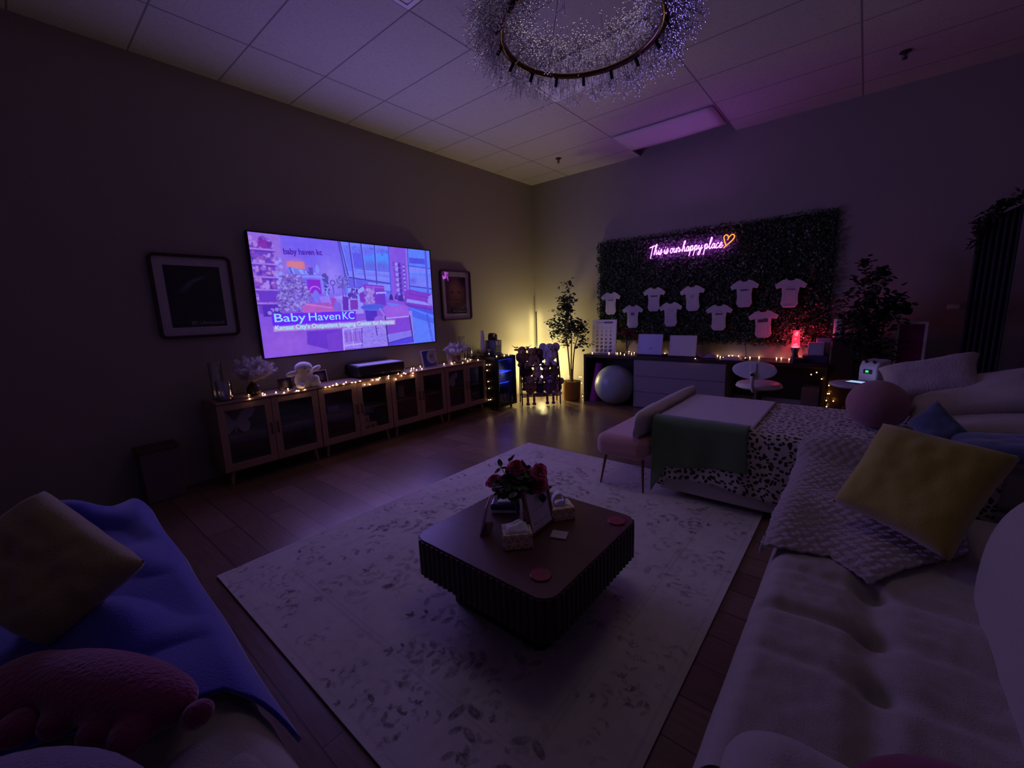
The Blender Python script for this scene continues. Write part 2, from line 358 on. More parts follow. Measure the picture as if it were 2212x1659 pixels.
def sprinkler(x, y, label):
    t = thing('ceiling_sprinkler', label, 'sprinkler', (x, y, H), group='ceiling sprinklers')
    mm = M('sprinkler_metal', (.08, .07, .07), .4, .6)
    MB().lathe([(.04, 0), (.042, -.008), (.015, -.014)]).build('escutcheon', mm, t)
    MB().cyl((0, 0, -.012), (0, 0, -.05), .008).tube([(-.012, 0, -.02), (-.018, 0, -.04), (0, 0, -.056), (.018, 0, -.04), (.012, 0, -.02)], .003).lathe([(.02, -.056), (.022, -.058), (.02, -.060)], n=12).build('sprinkler_head', mm, t)
sprinkler(1.07, -.78, 'small dark ceiling sprinkler near the lit corner')
sprinkler(4.68, -.78, 'small dark ceiling sprinkler on the purple-lit right of the ceiling')
t = thing('light_switch', 'small pale switch plate on the dark wall at right', 'switch', (5.28, -.001, 1.34))
MB().box(-.045, .045, -.006, 0, -.022, .022).build('switch_plate', m_white, t, bevel=.002)
MB().box(-.018, .018, -.010, -.006, -.010, .010).build('rocker', m_white, t)

# ---------------------------------------------------------------- television
def smoothnoise(nx, ny, s, seed=0):
    r = np.random.default_rng(seed); g = r.random((int(s*ny/nx)+3, s+3))
    Y, X = np.mgrid[0:ny, 0:nx]; fx = X/nx*s; fy = Y/nx*s
    x0 = fx.astype(int); y0 = fy.astype(int); tx = fx-x0; ty = fy-y0
    tx = tx*tx*(3-2*tx); ty = ty*ty*(3-2*ty)
    y1 = np.minimum(y0+1, g.shape[0]-1)
    return (g[y0, x0]*(1-tx)+g[y0, x0+1]*tx)*(1-ty)+(g[y1, x0]*(1-tx)+g[y1, x0+1]*tx)*ty

class Paint:
    def __init__(s, nx, ny, c):
        s.nx, s.ny = nx, ny; s.im = np.ones((ny, nx, 3))*np.array(lin(c))
        s.Y, s.X = np.mgrid[0:ny, 0:nx]; s.u = (s.X+.5)/nx; s.v = (s.Y+.5)/ny; s.asp = ny/nx
    def mix(s, m, c):
        m = np.clip(m, 0, 1)[..., None]; s.im = s.im*(1-m)+np.array(lin(c))*m
    def inside(s, P):
        m = np.zeros((s.ny, s.nx), bool); n = len(P)
        for i in range(n):
            x0, y0 = P[i]; x1, y1 = P[(i+1) % n]
            if y0 == y1: continue
            m ^= ((y0 > s.v) != (y1 > s.v)) & (s.u < (x1-x0)*(s.v-y0)/(y1-y0)+x0)
        return m.astype(float)
    def poly(s, P, c, a=1): s.mix(s.inside(P)*a, c)
    def line(s, P, Q, w, c, a=1):
        ax, ay = P[0], P[1]*s.asp; bx, by = Q[0], Q[1]*s.asp
        dx, dy = bx-ax, by-ay; L = dx*dx+dy*dy+1e-12
        t = np.clip(((s.u-ax)*dx+(s.v*s.asp-ay)*dy)/L, 0, 1)
        d = np.hypot(s.u-ax-t*dx, s.v*s.asp-ay-t*dy); s.mix((1-np.clip((d-w/2)*s.nx, 0, 1))*a, c)
    def blob(s, x, y, rx, ry, c, a=1, soft=False, rot=0):
        du, dv = (s.u-x), (s.v-y)*s.asp
        if rot: du, dv = du*math.cos(rot)+dv*math.sin(rot), -du*math.sin(rot)+dv*math.cos(rot)
        d = np.hypot(du/rx, dv/ry)
        s.mix((np.exp(-d*d*1.2) if soft else 1-np.clip((d-1)*rx*s.nx, 0, 1))*a, c)

def tv_image():
    p = Paint(560, 310, '#7a5cf0'); r = random.Random(3)
    T = TVP
    p.poly(T['wall'], '#7a62f0'); p.blob(.27, .12, .16, .07, '#7058ee', .5, True); p.blob(.36, .33, .08, .1, '#a58af6', .8, True)
    p.poly([(0, 0), (.133, 0), (.12, .65), (0, .65)], '#9a68dc'); p.blob(.11, .25, .05, .1, '#a878e4', .7, True)
    # windows
    p.poly([(.411, 0), (.711, 0), (.704, .5), (.429, .48)], '#6a74fa')
    p.poly([(.49, .12), (.70, .10), (.70, .22), (.49, .24)], '#5088ff'); p.poly([(.60, .07), (.71, .07), (.70, .2), (.6, .2)], '#4c90ff')
    p.poly([(.48, .09), (.535, .09), (.54, .23), (.49, .23)], '#5d58ea')
    for k in range(14): p.blob(.55+.15*k/14, .20+.015*math.sin(k*2), .018, .02, '#6066dc', .7, True)
    p.poly([(.43, .26), (.705, .27), (.705, .36), (.44, .33)], '#7e86fb')
    for yy, c in ((.25, '#9aa0ff'), (.28, '#6c6cf0'), (.31, '#8f96ff'), (.235, '#5f66e8')): p.line((.5, yy), (.70, yy+.012), .004, c, .7)
    for k in range(60): p.blob(.42+.285*r.random(), .03+.055*r.random(), .003, .006, '#5560d8', .6)
    p.poly([(.412, 0), (.71, 0), (.71, .03), (.412, .03)], '#7c8cfc', .5)
    p.poly([(.445, .335), (.70, .372), (.70, .47), (.45, .46)], '#6350e2', .7); p.poly([(.56, .36), (.7, .375), (.7, .44), (.57, .43)], '#8590fc')
    for a, b in (((.414, 0), (.445, .45)), ((.423, 0), (.45, .3)), ((.474, 0), (.482, .40)), ((.541, 0), (.548, .33)), ((.621, 0), (.616, .37))):
        p.line(a, b, .0075, '#4a3cb0'); p.line((a[0]+.006, a[1]), (b[0]+.006, b[1]), .003, '#8f90ff', .8)
    p.line((.455, .322), (.70, .366), .006, '#4438a8')
    # pillar, rack of cards, right window
    p.poly([(.711, 0), (.822, 0), (.82, .51), (.697, .53)], '#8650dc'); p.poly([(.711, 0), (.75, 0), (.75, .53), (.697, .53)], '#8d55dc')
    p.line((.708, 0), (.702, .55), .006, '#3c58e8')
    p.poly([(.735, .15), (.77, .15), (.77, .21), (.735, .21)], '#a488ee')
    for k in range(7):
        y = .15+k*.052
        p.poly([(.728+.003*k, y), (.785, y), (.785, y+.045), (.728+.003*k, y+.045)], '#6c3cc4'); p.blob(.755, y+.02, .014, .01, '#a58cf4'); p.blob(.77, y+.028, .008, .012, '#4a28a0')
    for k in range(16): p.blob(.80+.004*r.random(), .17+.02*k, .004, .006, '#b49cf6' if k % 2 else '#50309c')
    for k in range(40): p.blob(.73+.075*r.random(), .47+.1*r.random(), .007, .007, r.choice(['#5a2cae', '#a68cf2', '#3f1e8c', '#7a48d0']))
    p.blob(.70, .53, .012, .03, '#2c1470'); p.blob(.765, .55, .02, .035, '#3a1a88')
    p.poly([(.83, 0), (1, 0), (1, .455), (.823, .445)], '#5c84fc'); p.poly([(.845, .09), (.96, .09), (.96, .15), (.845, .15)], '#4a4cd8')
    p.poly([(.835, .18), (1, .18), (1, .25), (.835, .25)], '#7e88fa'); p.poly([(.83, .27), (1, .28), (1, .42), (.826, .40)], '#7a82f8')
    p.line((.835, .175), (1, .19), .006, '#5452dc'); p.line((.826, .385), (1, .41), .006, '#3c3cb8'); p.blob(.86, .33, .03, .02, '#5a58dc', .8, True)
    p.line((.97, 0), (.968, .45), .012, '#4e50d4'); p.line((.828, 0), (.824, .47), .008, '#a06ee8'); p.line((.838, 0), (.832, .47), .004, '#4438a8')
    # floor
    p.poly([(0, .62), (.41, .60), (.7, .53), (1, .60), (1, 1), (0, 1)], '#8a50d8')
    p.poly([(.67, .555), (1, .65), (1, 1), (.82, 1)], '#5a80fc'); p.poly([(.80, .60), (1, .70), (1, .66), (.83, .57)], '#3c52e0'); p.poly([(.79, .60), (1, .74), (1, .80), (.82, .70)], '#4664ee')
    p.line((.95, .70), (.98, 1), .016, '#4252dc', .8); p.poly(T['rug'], '#a084ee')
    p.poly([(.36, .50), (.52, .46), (.52, .66), (.40, .66)], '#a490f6'); p.poly([(.30, .53), (.42, .52), (.42, .57), (.36, .58)], '#8e7cf2')
    for k in range(170):
        x, y = .39+.43*r.random(), .80+.18*r.random(); p.line((x, y), (x+.02*(r.random()-.5), y+.02*(r.random()-.5)), .002, '#6a4cc8', .6)
    nz = smoothnoise(560, 310, 30, 5)
    p.mix(((p.v > .66) & (p.u < .39))*(nz-.5)*.7, '#6a34c0'); p.blob(.1, .9, .14, .08, '#a860da', .7, True)
    for k in range(40): x = .83+.16*r.random(); y = .83+.15*r.random(); p.blob(x, y, .01, .006, '#6a78f4', .5, True)
    # shelf of toys
    p.poly([(.0, .09), (.092, .10), (.098, .64), (.004, .64)], '#7038bc')
    ys = [.126, .239, .343, .444, .553]
    for i, y in enumerate(ys):
        top = y-.10 if i else .06
        for k in range(26):
            c = r.choice(['#a468d4', '#8048c4', '#b890ec', '#5c28a0', '#c084d0', '#6a38b8', '#a04cb8'])
            p.blob(.005+.088*r.random(), y-.012-.075*r.random(), .004+.007*r.random(), .006+.006*r.random(), c, .85, rot=r.random()*3)
        p.line((.0, y), (.100, y+.002*i), .006, '#b07ce6'); p.line((.0, y+.014), (.1, y+.014), .005, '#5522a0', .8)
    p.blob(.062, .085, .026, .018, '#8a1ea0'); p.blob(.05, .055, .01, .014, '#7a1c98'); p.blob(.082, .085, .01, .012, '#6a2098')
    p.poly([(.01, .46), (.10, .455), (.10, .54), (.012, .545)], '#6a30c0'); p.poly([(.02, .57), (.1, .56), (.1, .66), (.02, .66)], '#5018b0')
    for k in range(30): p.blob(.1+.022*r.random(), .18+.32*r.random(), .008, .008, r.choice(['#9c8cf8', '#a8a0fb', '#8068e0']), .9)
    for k in range(10): p.blob(.02+.06*r.random(), .60+.05*r.random(), .008, .008, r.choice(['#a888f0', '#3a1890']), .9)
    # desk, card, orange art
    p.poly([(.147, .207), (.229, .204), (.232, .265), (.150, .265)], '#e0786e', .9); p.blob(.19, .235, .045, .03, '#f08a60', .55, True)
    for k in range(14): p.poly([(.145+.009*k, .255+.003*k), (.16+.009*k, .252+.003*k), (.165+.009*k, .31), (.155+.009*k, .31)], r.choice(['#8ea0fc', '#5a38b0', '#9aa8ff', '#6a48c8', '#7480f4']))
    p.poly([(.246, .25), (.268, .25), (.268, .31), (.25, .31)], '#5c44b8'); p.blob(.29, .26, .008, .02, '#8a90f8'); p.poly([(.212, .318), (.318, .316), (.318, .335), (.212, .338)], '#8c90fb')
    p.poly([(.30, .335), (.313, .335), (.315, .47), (.303, .47)], '#8684f6'); p.poly(T['magenta'], '#8e14c8')
    for k in range(40):
        a = PI*(.15+.8*k/40); x, y = .268+.026*math.cos(a), .455-.045*math.sin(a)/1.0; p.blob(x, y, .0015, .0015, '#d070ff')
    for k in range(60): p.blob(.318+.02*r.random(), .33+.16*r.random(), .005, .006, r.choice(['#4a2c9c', '#6a58d8', '#9ba0fc', '#3c2288']), .9)
    for k in range(40): p.blob(.325+.025*(r.random()-.5), .29+.07*r.random(), .003, .003, '#4a3a9c', .9)
    p.line((.362, .47), (.36, .40), .003, '#4e3aa8'); 
    for k in range(24): a = k/24*2*PI; p.blob(.361+.012*math.cos(a), .375+.012*math.sin(a)/p.asp, .0018, .0018, '#4e3aa8')
    for k in range(120): p.blob(.418+.045*(r.random()-.5)*2*.8, .31+.11*r.random(), .0035, .0035, r.choice(['#5a48a8', '#6a60b8', '#8f84e8']), .9)
    p.line((.41, .5), (.416, .33), .003, '#5a48a8'); p.line((.425, .5), (.42, .35), .002, '#5a48a8')
    # big shrub
    for k in range(900):
        y = .32+.30*r.random(); w = .028+.05*math.sin(min(1, (y-.30)/.28)*PI*.6)
        p.blob(.165+w*(r.random()-.5)*2, y, .0035, .0045, r.choice(['#6f4cb0', '#8468c8', '#5a3498', '#9a84dc', '#7a58b8', '#b09ce8']), .85, rot=r.random()*3)
    # furniture
    p.poly(T['sofac'], '#7a2cc0'); p.poly([(.543, .38), (.655, .392), (.655, .44), (.545, .43)], '#8434c8'); p.line((.545, .40), (.655, .41), .004, '#a858d8'); p.line((.61, .465), (.665, .46), .01, '#b4b0fc')
    p.poly([(.61, .47), (.663, .465), (.663, .585), (.61, .57)], '#6c30c4'); p.poly([(.50, .43), (.53, .40), (.54, .44), (.50, .47)], '#a0a4fc')
    p.poly(T['sofar'], '#8434c4'); p.poly([(.81, .52), (.94, .555), (.99, .60), (.80, .555)], '#9a94fa'); p.line((.8, .585), (.99, .64), .012, '#6c2cb4'); p.poly([(.965, .50), (1, .47), (1, .60), (.96, .57)], '#9884f2'); p.line((.83, .47), (.97, .51), .004, '#6e2ab4')
    p.poly([(.44, .42), (.50, .42), (.50, .53), (.44, .52)], '#8c98fc')
    for k in range(34): p.blob(.468+.03*(r.random()-.5)*1.8, .43+.09*r.random(), .005, .005, r.choice(['#3c1c8c', '#5a2ca0', '#6a38b0']))
    p.poly(T['box1'], '#6424a8'); p.poly(T['box2'], '#7c30b0'); p.poly([(.447, .518), (.49, .518), (.49, .53), (.447, .53)], '#a090f8')
    p.poly(T['arm2'], '#a844b8'); p.poly([(.285, .50), (.335, .49), (.345, .57), (.29, .56)], '#a07cf2'); p.blob(.27, .50, .015, .03, '#7e70ee'); p.line((.25, .48), (.285, .57), .01, '#8676f0')
    p.poly([(.22, .555), (.33, .55), (.36, .60), (.35, .67), (.22, .66)], '#b054bc'); p.poly(T['arm1'], '#c05cbc'); p.line((.215, .565), (.34, .60), .005, '#d07cd0'); p.blob(.375, .60, .02, .03, '#8464e4')
    for k in range(90):
        y = .42+.17*r.random(); p.blob(.562+.034*(r.random()-.5)*1.8*(1-(y-.42)), y, .006, .006, r.choice(['#a884e0', '#9470d4', '#b898ea']), .8)
    p.poly([(.528, .62), (.60, .62), (.60, .75), (.53, .75)], '#4a24b8'); p.blob(.58, .603, .076, .018, '#5868e4'); p.blob(.58, .598, .07, .014, '#4858d8')
    p.line((.582, .74), (.588, .88), .004, '#34187c'); p.line((.62, .62), (.66, .72), .009, '#a878e4')
    p.blob(.61, .725, .03, .02, '#9860dc'); p.line((.60, .76), (.655, .86), .009, '#b08cf0')
    p.poly(T['chairl'], '#8240d0'); p.poly([(.645, .61), (.66, .592), (.79, .582), (.812, .60), (.816, .705), (.65, .72)], '#a058dc'); p.blob(.73, .64, .06, .03, '#a864e0', .6, True)
    p.line((.648, .718), (.818, .704), .006, '#c09cf0'); p.line((.649, .70), (.656, .99), .007, '#2c1c6c'); p.line((.818, .70), (.83, .985), .007, '#2c1c6c'); p.line((.656, .97), (.83, .92), .005, '#30248c'); p.poly([(.66, .975), (.828, .925), (.83, .99), (.66, 1)], '#4c3ce4')
    p.poly([(.655, .885), (.818, .86), (.822, .92), (.66, .96)], '#8a78ec')
    p.poly(T['darkm'], '#6a2cc4'); p.poly([(.30, .84), (.385, .80), (.383, 1), (.30, .99)], '#7838c8')
    p.line((.39, .80), (.385, 1), .004, '#d4b4fa'); p.line((.39, .80), (.5, .79), .004, '#c8acf8'); p.line((.44, .80), (.44, .97), .003, '#c8acf8'); p.line((.498, .8), (.49, .98), .003, '#3c248c'); p.line((.388, .955), (.49, .95), .004, '#d0b0fa')
    for k in range(7): p.poly([(.40+.013*k, .83+.008*(k % 2)), (.410+.013*k, .83+.008*(k % 2)), (.410+.013*k, .925), (.40+.013*k, .925)], '#a468d8' if k % 2 else '#8c54cc')
    p.poly(T['title'], '#6a10f4'); p.poly(T['sub'], '#c09ad0')
    sh = smoothnoise(560, 310, 60, 9)[..., None]
    im = p.im*(.93+.14*sh); im[1:-1, 1:-1] = im[1:-1, 1:-1]*.5+(im[:-2, 1:-1]+im[2:, 1:-1]+im[1:-1, :-2]+im[1:-1, 2:])*.125; im = im*np.array([.90, .98, 1.0]); return np.clip(im*.80+np.array(lin('#6c58f2'))*.17, 0, 1)
tv = thing('television', 'very large black flat television on the wall showing a violet shop interior', 'television', (0, -3.48, 1.68))
W2, H2 = 1.105, .615
MB().box(.012, .05, -W2, W2, -H2, H2).build('tv_body', m_black, tv, bevel=.004)
MB().box(0, .012, -.4, .4, -.25, .25).build('wall_bracket', m_blackm, tv)
fr = MB()
for a in ((-W2, W2, -H2, -H2+.011), (-W2, W2, H2-.011, H2), (-W2, -W2+.011, -H2+.011, H2-.011), (W2-.011, W2, -H2+.011, H2-.011)): fr.box(.046, .056, *a)
fr.build('bezel', m_black, tv)
sw, sh = 1.09, .6025
scr = raster('screen', tv_image(), lambda u, v: np.stack([np.full_like(u, .0515), -sw+2*sw*u, sh-2*sh*v], 1), vcol('tv_picture', emission=TV_E), tv)
me_l = emis('screen_letters', '#86c4ff', 1.15*TV_E); me_l2 = emis('screen_small_letters', '#9adcff', 1.05*TV_E); me_d = emis('screen_sign_letters', '#5020a8', TV_E)
def scr_text(name, s, size, mat, u, v, width, off=0, rot=0):
    text(name, s, size, mat, scr, (.0530, -sw+2*sw*u, sh-2*sh*v), (PI/2+0, 0, PI/2), ext=.0004, width=width, offset=off)
for wd_, u0, wdt in (('Baby', .058, .31), ('Haven', .216, .352), ('KC', .392, .142)): scr_text('title_word', wd_, .118, me_l, u0, .708, wdt, off=.0006)
scr_text('subtitle_lettering', 'Kansas City\'s Outpatient Imaging Center for Parents', .066, me_l2, .06, .774, 1.40, off=.0010)
tt = text('wall_sign_lettering', 'baby haven kc', .082, me_d, scr, (.0528, -sw+2*sw*.139, sh-2*sh*.152), (PI/2, 0, PI/2), ext=.0004, width=.40, offset=.002)
tt.rotation_euler = Euler((PI/2, 0, PI/2)); tt.rotation_mode = 'XYZ'
tt.matrix_basis = Matrix.Translation(tt.location) @ Matrix.Rotation(math.radians(3), 4, 'X') @ Euler((PI/2, 0, PI/2)).to_matrix().to_4x4()

# ---------------------------------------------------------------- framed pictures
def rrect(w, h, r, n=6):
    P = []
    for cx, cy, a0 in ((w/2-r, h/2-r, 0), (-w/2+r, h/2-r, 90), (-w/2+r, -h/2+r, 180), (w/2-r, -h/2+r, 270)):
        for k in range(n+1):
            a = math.radians(a0+90*k/n); P.append((cx+r*math.cos(a), cy+r*math.sin(a)))
    return P
def ring_frame(mb, w, h, r, t, d0, d1, fn):
    o = rrect(w, h, r); i = rrect(w-2*t, h-2*t, max(.004, r-t)); n = len(o)
    vs = [fn(a, b, d) for P in (o, i) for d in (d0, d1) for a, b in P]
    fs = []
    for k in range(n):
        j = (k+1) % n
        fs += [(n+k, n+j, 3*n+j, 3*n+k), (k, j, n+j, n+k), (2*n+k, 2*n+j, 3*n+j, 3*n+k), (k, j, 2*n+j, 2*n+k)]
    mb.add(vs, fs)
m_frame = M('dark_walnut_frame', (.045, .016, .016), .4)
m_mat = M('white_mat', (.82, .77, .74), .8)
m_vc = vcol('printed_picture', .45)
def picture(name, label, y, z, w, h, img, cap):
    t = thing(name, label, 'picture frame', (0, y, z))
    fx = lambda a, b, d: (d, a, b)
    mb = MB(); ring_frame(mb, w, h, .05, .024, .001, .034, fx); mb.build('frame', m_frame, t, smooth=50)
    mb = MB(); mb.prism(rrect(w-.044, h-.044, .03), fx, .004, .012); mb.build('mat_board', m_mat, t)
    iw, ih = (w-.19)/2, (h-.19)/2
    pr = raster('print', img, lambda u, v: np.stack([np.full_like(u, .0135), -iw+2*iw*u, ih-2*ih*v], 1), m_vc, t)
    text('caption', cap, .042, M('caption_ink', (.55, .55, .55), .6), pr, (.0145, iw-.02, -ih+.022), ROTX, ext=.0003, align='RIGHT', offset=.0004)
    MB().prism(rrect(w-.046, h-.046, .028), fx, .020, .0225).build('glass', glassy('picture_glass', (1, 1, 1), .02, .005), t)
p = Paint(90, 100, '#0a0a16'); p.blob(.55, .22, .16, .03, '#8a8a9a', .8, True, -.35); p.blob(.3, .38, .12, .05, '#70707e', .8, True, -.5); p.blob(.2, .52, .1, .04, '#20202c', .8, True); p.blob(.4, .3, .1, .03, '#a0a0b0', .6, True, -.6)
picture('framed_picture', 'square framed dark ultrasound print with pale mat, left of the television', -5.04, 1.68, .60, .72, p.im, '3D Ultrasound')
p = Paint(90, 110, '#160a08')
p.blob(.5, .45, .42, .5, '#c08a70', .95, True); p.blob(.48, .30, .3, .2, '#c89078', .8, True); p.blob(.30, .42, .1, .035, '#2a130e', .9, True); p.blob(.66, .42, .1, .035, '#2a130e', .9, True)
p.blob(.47, .55, .07, .09, '#a06a4e', .8, True); p.blob(.5, .625, .1, .03, '#3a1a12', .8, True); p.blob(.45, .70, .12, .03, '#9a604a', .8, True); p.blob(.5, .735, .13, .02, '#2c120d', .8, True); p.blob(.28, .62, .1, .1, '#8a5a44', .6, True); p.blob(.7, .62, .1, .1, '#7a4c3a', .6, True)
p.blob(.9, .08, .25, .25, '#0a0605', 1, True); p.blob(.8, .85, .3, .1, '#a89890', .5, True, -.4); p.poly([(0, .9), (1, .9), (1, 1), (0, 1)], '#0a0808')
picture('framed_picture', 'framed brown baby-scan portrait with pale mat, right of the television', -1.91, 1.705, .585, .71, p.im, '4D Ultrasound')

# ---------------------------------------------------------------- sideboards
CT = .765
def build_cabinet(W):
    t = thing('display_cabinet', 'x', 'cabinet')
    d = .39
    mb = MB().box(.005, d-.02, -W/2, -W/2+.02, .13, CT-.02).box(.005, d-.02, W/2-.02, W/2, .13, CT-.02).box(.005, .018, -W/2+.02, W/2-.02, .15, CT-.02)
    mb.box(.005, d-.02, -W/2+.02, W/2-.02, .13, .15)
    mb.build('carcass', m_cab, t, bevel=.002)
    MB().box(.002, d+.012, -W/2-.0, W/2+.0, CT-.02, CT).build('cabinet_top', m_cab, t, bevel=.006)
    MB().box(.018, d-.04, -W/2+.022, W/2-.022, .425, .44).build('shelf', m_cab, t)
    for s in (-1, 1):
        y0, y1 = (-W/2+.003, -.002) if s < 0 else (.002, W/2-.003)
        z0, z1 = .135, CT-.024; st = .058
        mb = MB().box(d-.02, d, y0, y0+st, z0, z1).box(d-.02, d, y1-st, y1, z0, z1).box(d-.02, d, y0+st, y1-st, z0, z0+st+.01).box(d-.02, d, y0+st, y1-st, z1-st, z1)
        dr = mb.build('door', m_cab, t, bevel=.002)
        MB().box(d-.012, d-.008, y0+st-.004, y1-st+.004, z0+st, z1-st+.004).build('glass_pane', m_pane, dr)
        hy_ = s*.028
        MB().tube([(d, hy_, .50), (d+.022, hy_, .50), (d+.022, hy_, .40), (d, hy_, .40)], .005, 6).build('handle', m_blackm, dr)
    for sx in (.05, d-.06):
        for sy in (-1, 1):
            y = sy*(W/2-.07)
            MB().tube([(sx, y, .13), (sx+(.012 if sx > .2 else -.012), y+sy*.018, 0)], [.021, .011], 10).build('leg', m_cab, t)
    return t
bounds = [-5.13, -4.245, -3.385, -2.545, -1.76]
labs = ['oak cabinet with two glass doors, leftmost, holding a white butterfly', 'oak cabinet with two glass doors, second from left, holding toy letter blocks',
        'oak cabinet with two glass doors, third from left, under the black projector end', 'oak cabinet with two glass doors beside the blue-lit drinks fridge']
for i in range(4):
    y0, y1 = bounds[i], bounds[i+1]
    t = build_cabinet(y1-y0-.004)
    t.location = (.004, (y0+y1)/2, 0); tag(t, labs[i], group='glass-door oak cabinets under the television')

def butterfly(x, y, z, s, rz, label):
    t = thing('butterfly_ornament', label, 'ornament', (x, y, z), rz, group='butterfly ornaments in the cabinets')
    m = M('pale_ornament', (.88, .82, .75), .6)
    for sg in (-1, 1):
        P = [(0, .02), (.05, .10), (.12, .15), (.145, .12), (.12, .06), (.085, .035), (.10, -.01), (.085, -.06), (.05, -.07), (.015, -.03)]
        mb = MB().prism([(a*s, b*s) for a, b in P], lambda a, b, d: (.25*a+d, sg*a, b+.07*s), -.002, .002)
        mb.build('wing', m, t)
    MB().tube([(0, 0, 0), (0, 0, .05*s), (0, 0, .12*s)], [.006, .009, .004], 8).build('body', m, t)
butterfly(.25, -4.96, .441, 1.15, -.2, 'white butterfly ornament in the leftmost cabinet')
butterfly(.25, -2.37, .441, .95, -.2, 'white butterfly ornament in the cabinet nearest the fridge')
# wooden letter blocks
m_blk = M('pine_block', (.85, .66, .42), .6); m_ink = M('block_ink', (.2, .1, .05), .7)
for (y, z, rz, ch, lb) in ((-3.72, .151, .1, 'M', 'pale wooden letter block, lower left of the stack in the cabinet'), (-3.62, .151, -.15, 'B', 'pale wooden letter block, lower right of the stack in the cabinet'), (-3.715, .247, .2, 'A', 'pale wooden letter block with an A, on top of the stack in the cabinet')):
    t = thing('toy_block', lb, 'toy block', (.30, y, z), rz, group='letter blocks in the second cabinet')
    MB().box(-.045, .045, -.045, .045, 0, .094).build('block', m_blk, t, bevel=.006)
    text('letter', ch, .085, m_ink, t, (.0462, -.028, .018), ROTX, ext=.0005)
def jar(name, label, cat, prof, loc, mat, n=20, **k):
    o = MB().lathe(prof, n=n).build(name, mat, None, smooth=50, **k); o.location = loc; return tag(o, label, cat)
jar('figurine', 'pale rounded figurine on the shelf of the third cabinet', 'figurine', [(.03, 0), (.05, .01), (.056, .05), (.048, .085), (.052, .11), (.05, .14), (.034, .165), (.012, .175)], (.24, -3.16, .441), M('owl_ceramic', (.5, .42, .36), .5))
t = thing('air_plant', 'spiky pale plant in a white bowl inside the cabinet nearest the fridge', 'plant', (.27, -1.99, .151))
mb = MB()
for k in range(18):
    a = k*2.4; l = .10+.05*random.random(); e = .6+.5*random.random()
    mb.tube([(0, 0, .05), (.5*l*math.cos(a)*e*.6, .5*l*math.sin(a)*e*.6, .05+.5*l), (l*math.cos(a)*e, l*math.sin(a)*e, .05+l*.85)], [.007, .006, .001], 5)
mb.build('leaves', M('pale_leaf', (.5, .46, .38), .7), t)
MB().lathe([(.03, 0), (.05, .02), (.055, .05), (.048, .052), (.042, .03)]).build('bowl', m_white, t)
for (y, z, w, lb, c) in ((-4.47, .441, .09, 'small dark storage box on the shelf of the leftmost cabinet', (.06, .05, .09)), (-4.03, .441, .07, 'small lavender box on the shelf of the second cabinet', (.35, .3, .45))):
    o = MB().box(-.06, .06, -w, w, 0, .07).build('storage_box', M('box_'+lb[:10], c, .7), None, bevel=.006); o.location = (.2, y, z); tag(o, lb, 'box')

# ---------------------------------------------------------------- things on the sideboards
def cylvase(x, y, r, h, label, z=CT):
    o = MB().lathe([(0.002, 0), (r, 0), (r, h), (r-.004, h), (r-.004, .012), (.002, .012)], n=28, caps=False).build('glass_cylinder_vase', m_glass, None, smooth=50)
    o.location = (x, y, z); return tag(o, label, 'vase', 'clear glass cylinder vases on the cabinets')
cylvase(.17, -5.03, .052, .33, 'tall clear glass cylinder at the left end, behind the shorter one')
cylvase(.30, -5.02, .062, .17, 'short wide clear glass cylinder at the left end of the cabinets')
cylvase(.20, -2.03, .045, .36, 'tall clear glass cylinder behind the white pampas near the fridge')
cylvase(.30, -1.98, .035, .20, 'slim clear glass cylinder at the right end, in front of the tall one')
cylvase(.20, -1.90, .035, .19, 'slim clear glass cylinder at the right end, nearest the drinks fridge')
def pampas(x, y, vr, R, label, vc, seed, tilt=0, n=70):
    rr = random.Random(seed)
    t = thing('pampas_vase', label, 'vase', (x, y, CT))
    MB().lathe([(vr*.55, 0), (vr*.95, vr*.35), (vr, vr*.9), (vr*.75, vr*1.5), (vr*.38, vr*1.85), (vr*.42, vr*2.05), (vr*.36, vr*2.05), (vr*.3, vr*1.8)]).build('vase', vc, t)
    mb = MB(); zc = vr*1.9
    for k in range(n):
        a = rr.random()*2*PI; e = rr.random()**.6*1.02
        d = Vector((math.sin(e)*math.cos(a), math.sin(e)*math.sin(a)*1.1+tilt, math.cos(e))).normalized()
        L = R*(1.05+.40*rr.random())
        p0 = Vector((0, 0, zc)); side = d.cross(Vector((0, 0, 1))).normalized() if abs(d.z) < .99 else Vector((1, 0, 0))
        pts = [p0+d*L*s+Vector((0, 0, -.10*R*s*s)) for s in (0, .3, .6, 1)]
        mb.tube(pts, [.002, .003, .003, .001], 4)
        for q in range(130):
            s = .25+.75*q/130; b = p0+d*L*s+Vector((0, 0, -.10*R*s*s))
            an = rr.random()*2*PI; o2 = (side*math.cos(an)+d.cross(side)*math.sin(an)); ln = R*.30*(1.2-s*.6)*rr.uniform(.5, 1.1)
            e2 = b+o2*ln*.75+d*ln*.7-Vector((0, 0, ln*.15))
            w = o2.cross(d)*.0020
            mb.add([b-w, b+w, e2+w*.3, e2-w*.3], [(0, 1, 2, 3)])
    mb.build('pampas_plumes', M('pampas_fluff', (.72, .62, .58), .9, sheen=.5), t)
pampas(.27, -4.775, .062, .185, 'round dark vase of fluffy pale pampas left of the white plush', M('dark_brown_ceramic', (.045, .018, .012), .3), 2, n=72)
pampas(.27, -2.19, .052, .155, 'round brown vase of white pampas plumes at the right end', M('brown_ceramic', (.12, .07, .06), .4), 4, tilt=-.15, n=60)
o = MB().box(-.004, .004, -.035, .035, 0, .16).build('acrylic_card', M('lilac_card', (.6, .5, .62), .4), None, bevel=.001); o.location = (.30, -2.36, CT); o.rotation_euler = (0, -.1, 0)
tag(o, 'small pale upright card just left of the white pampas', 'card')
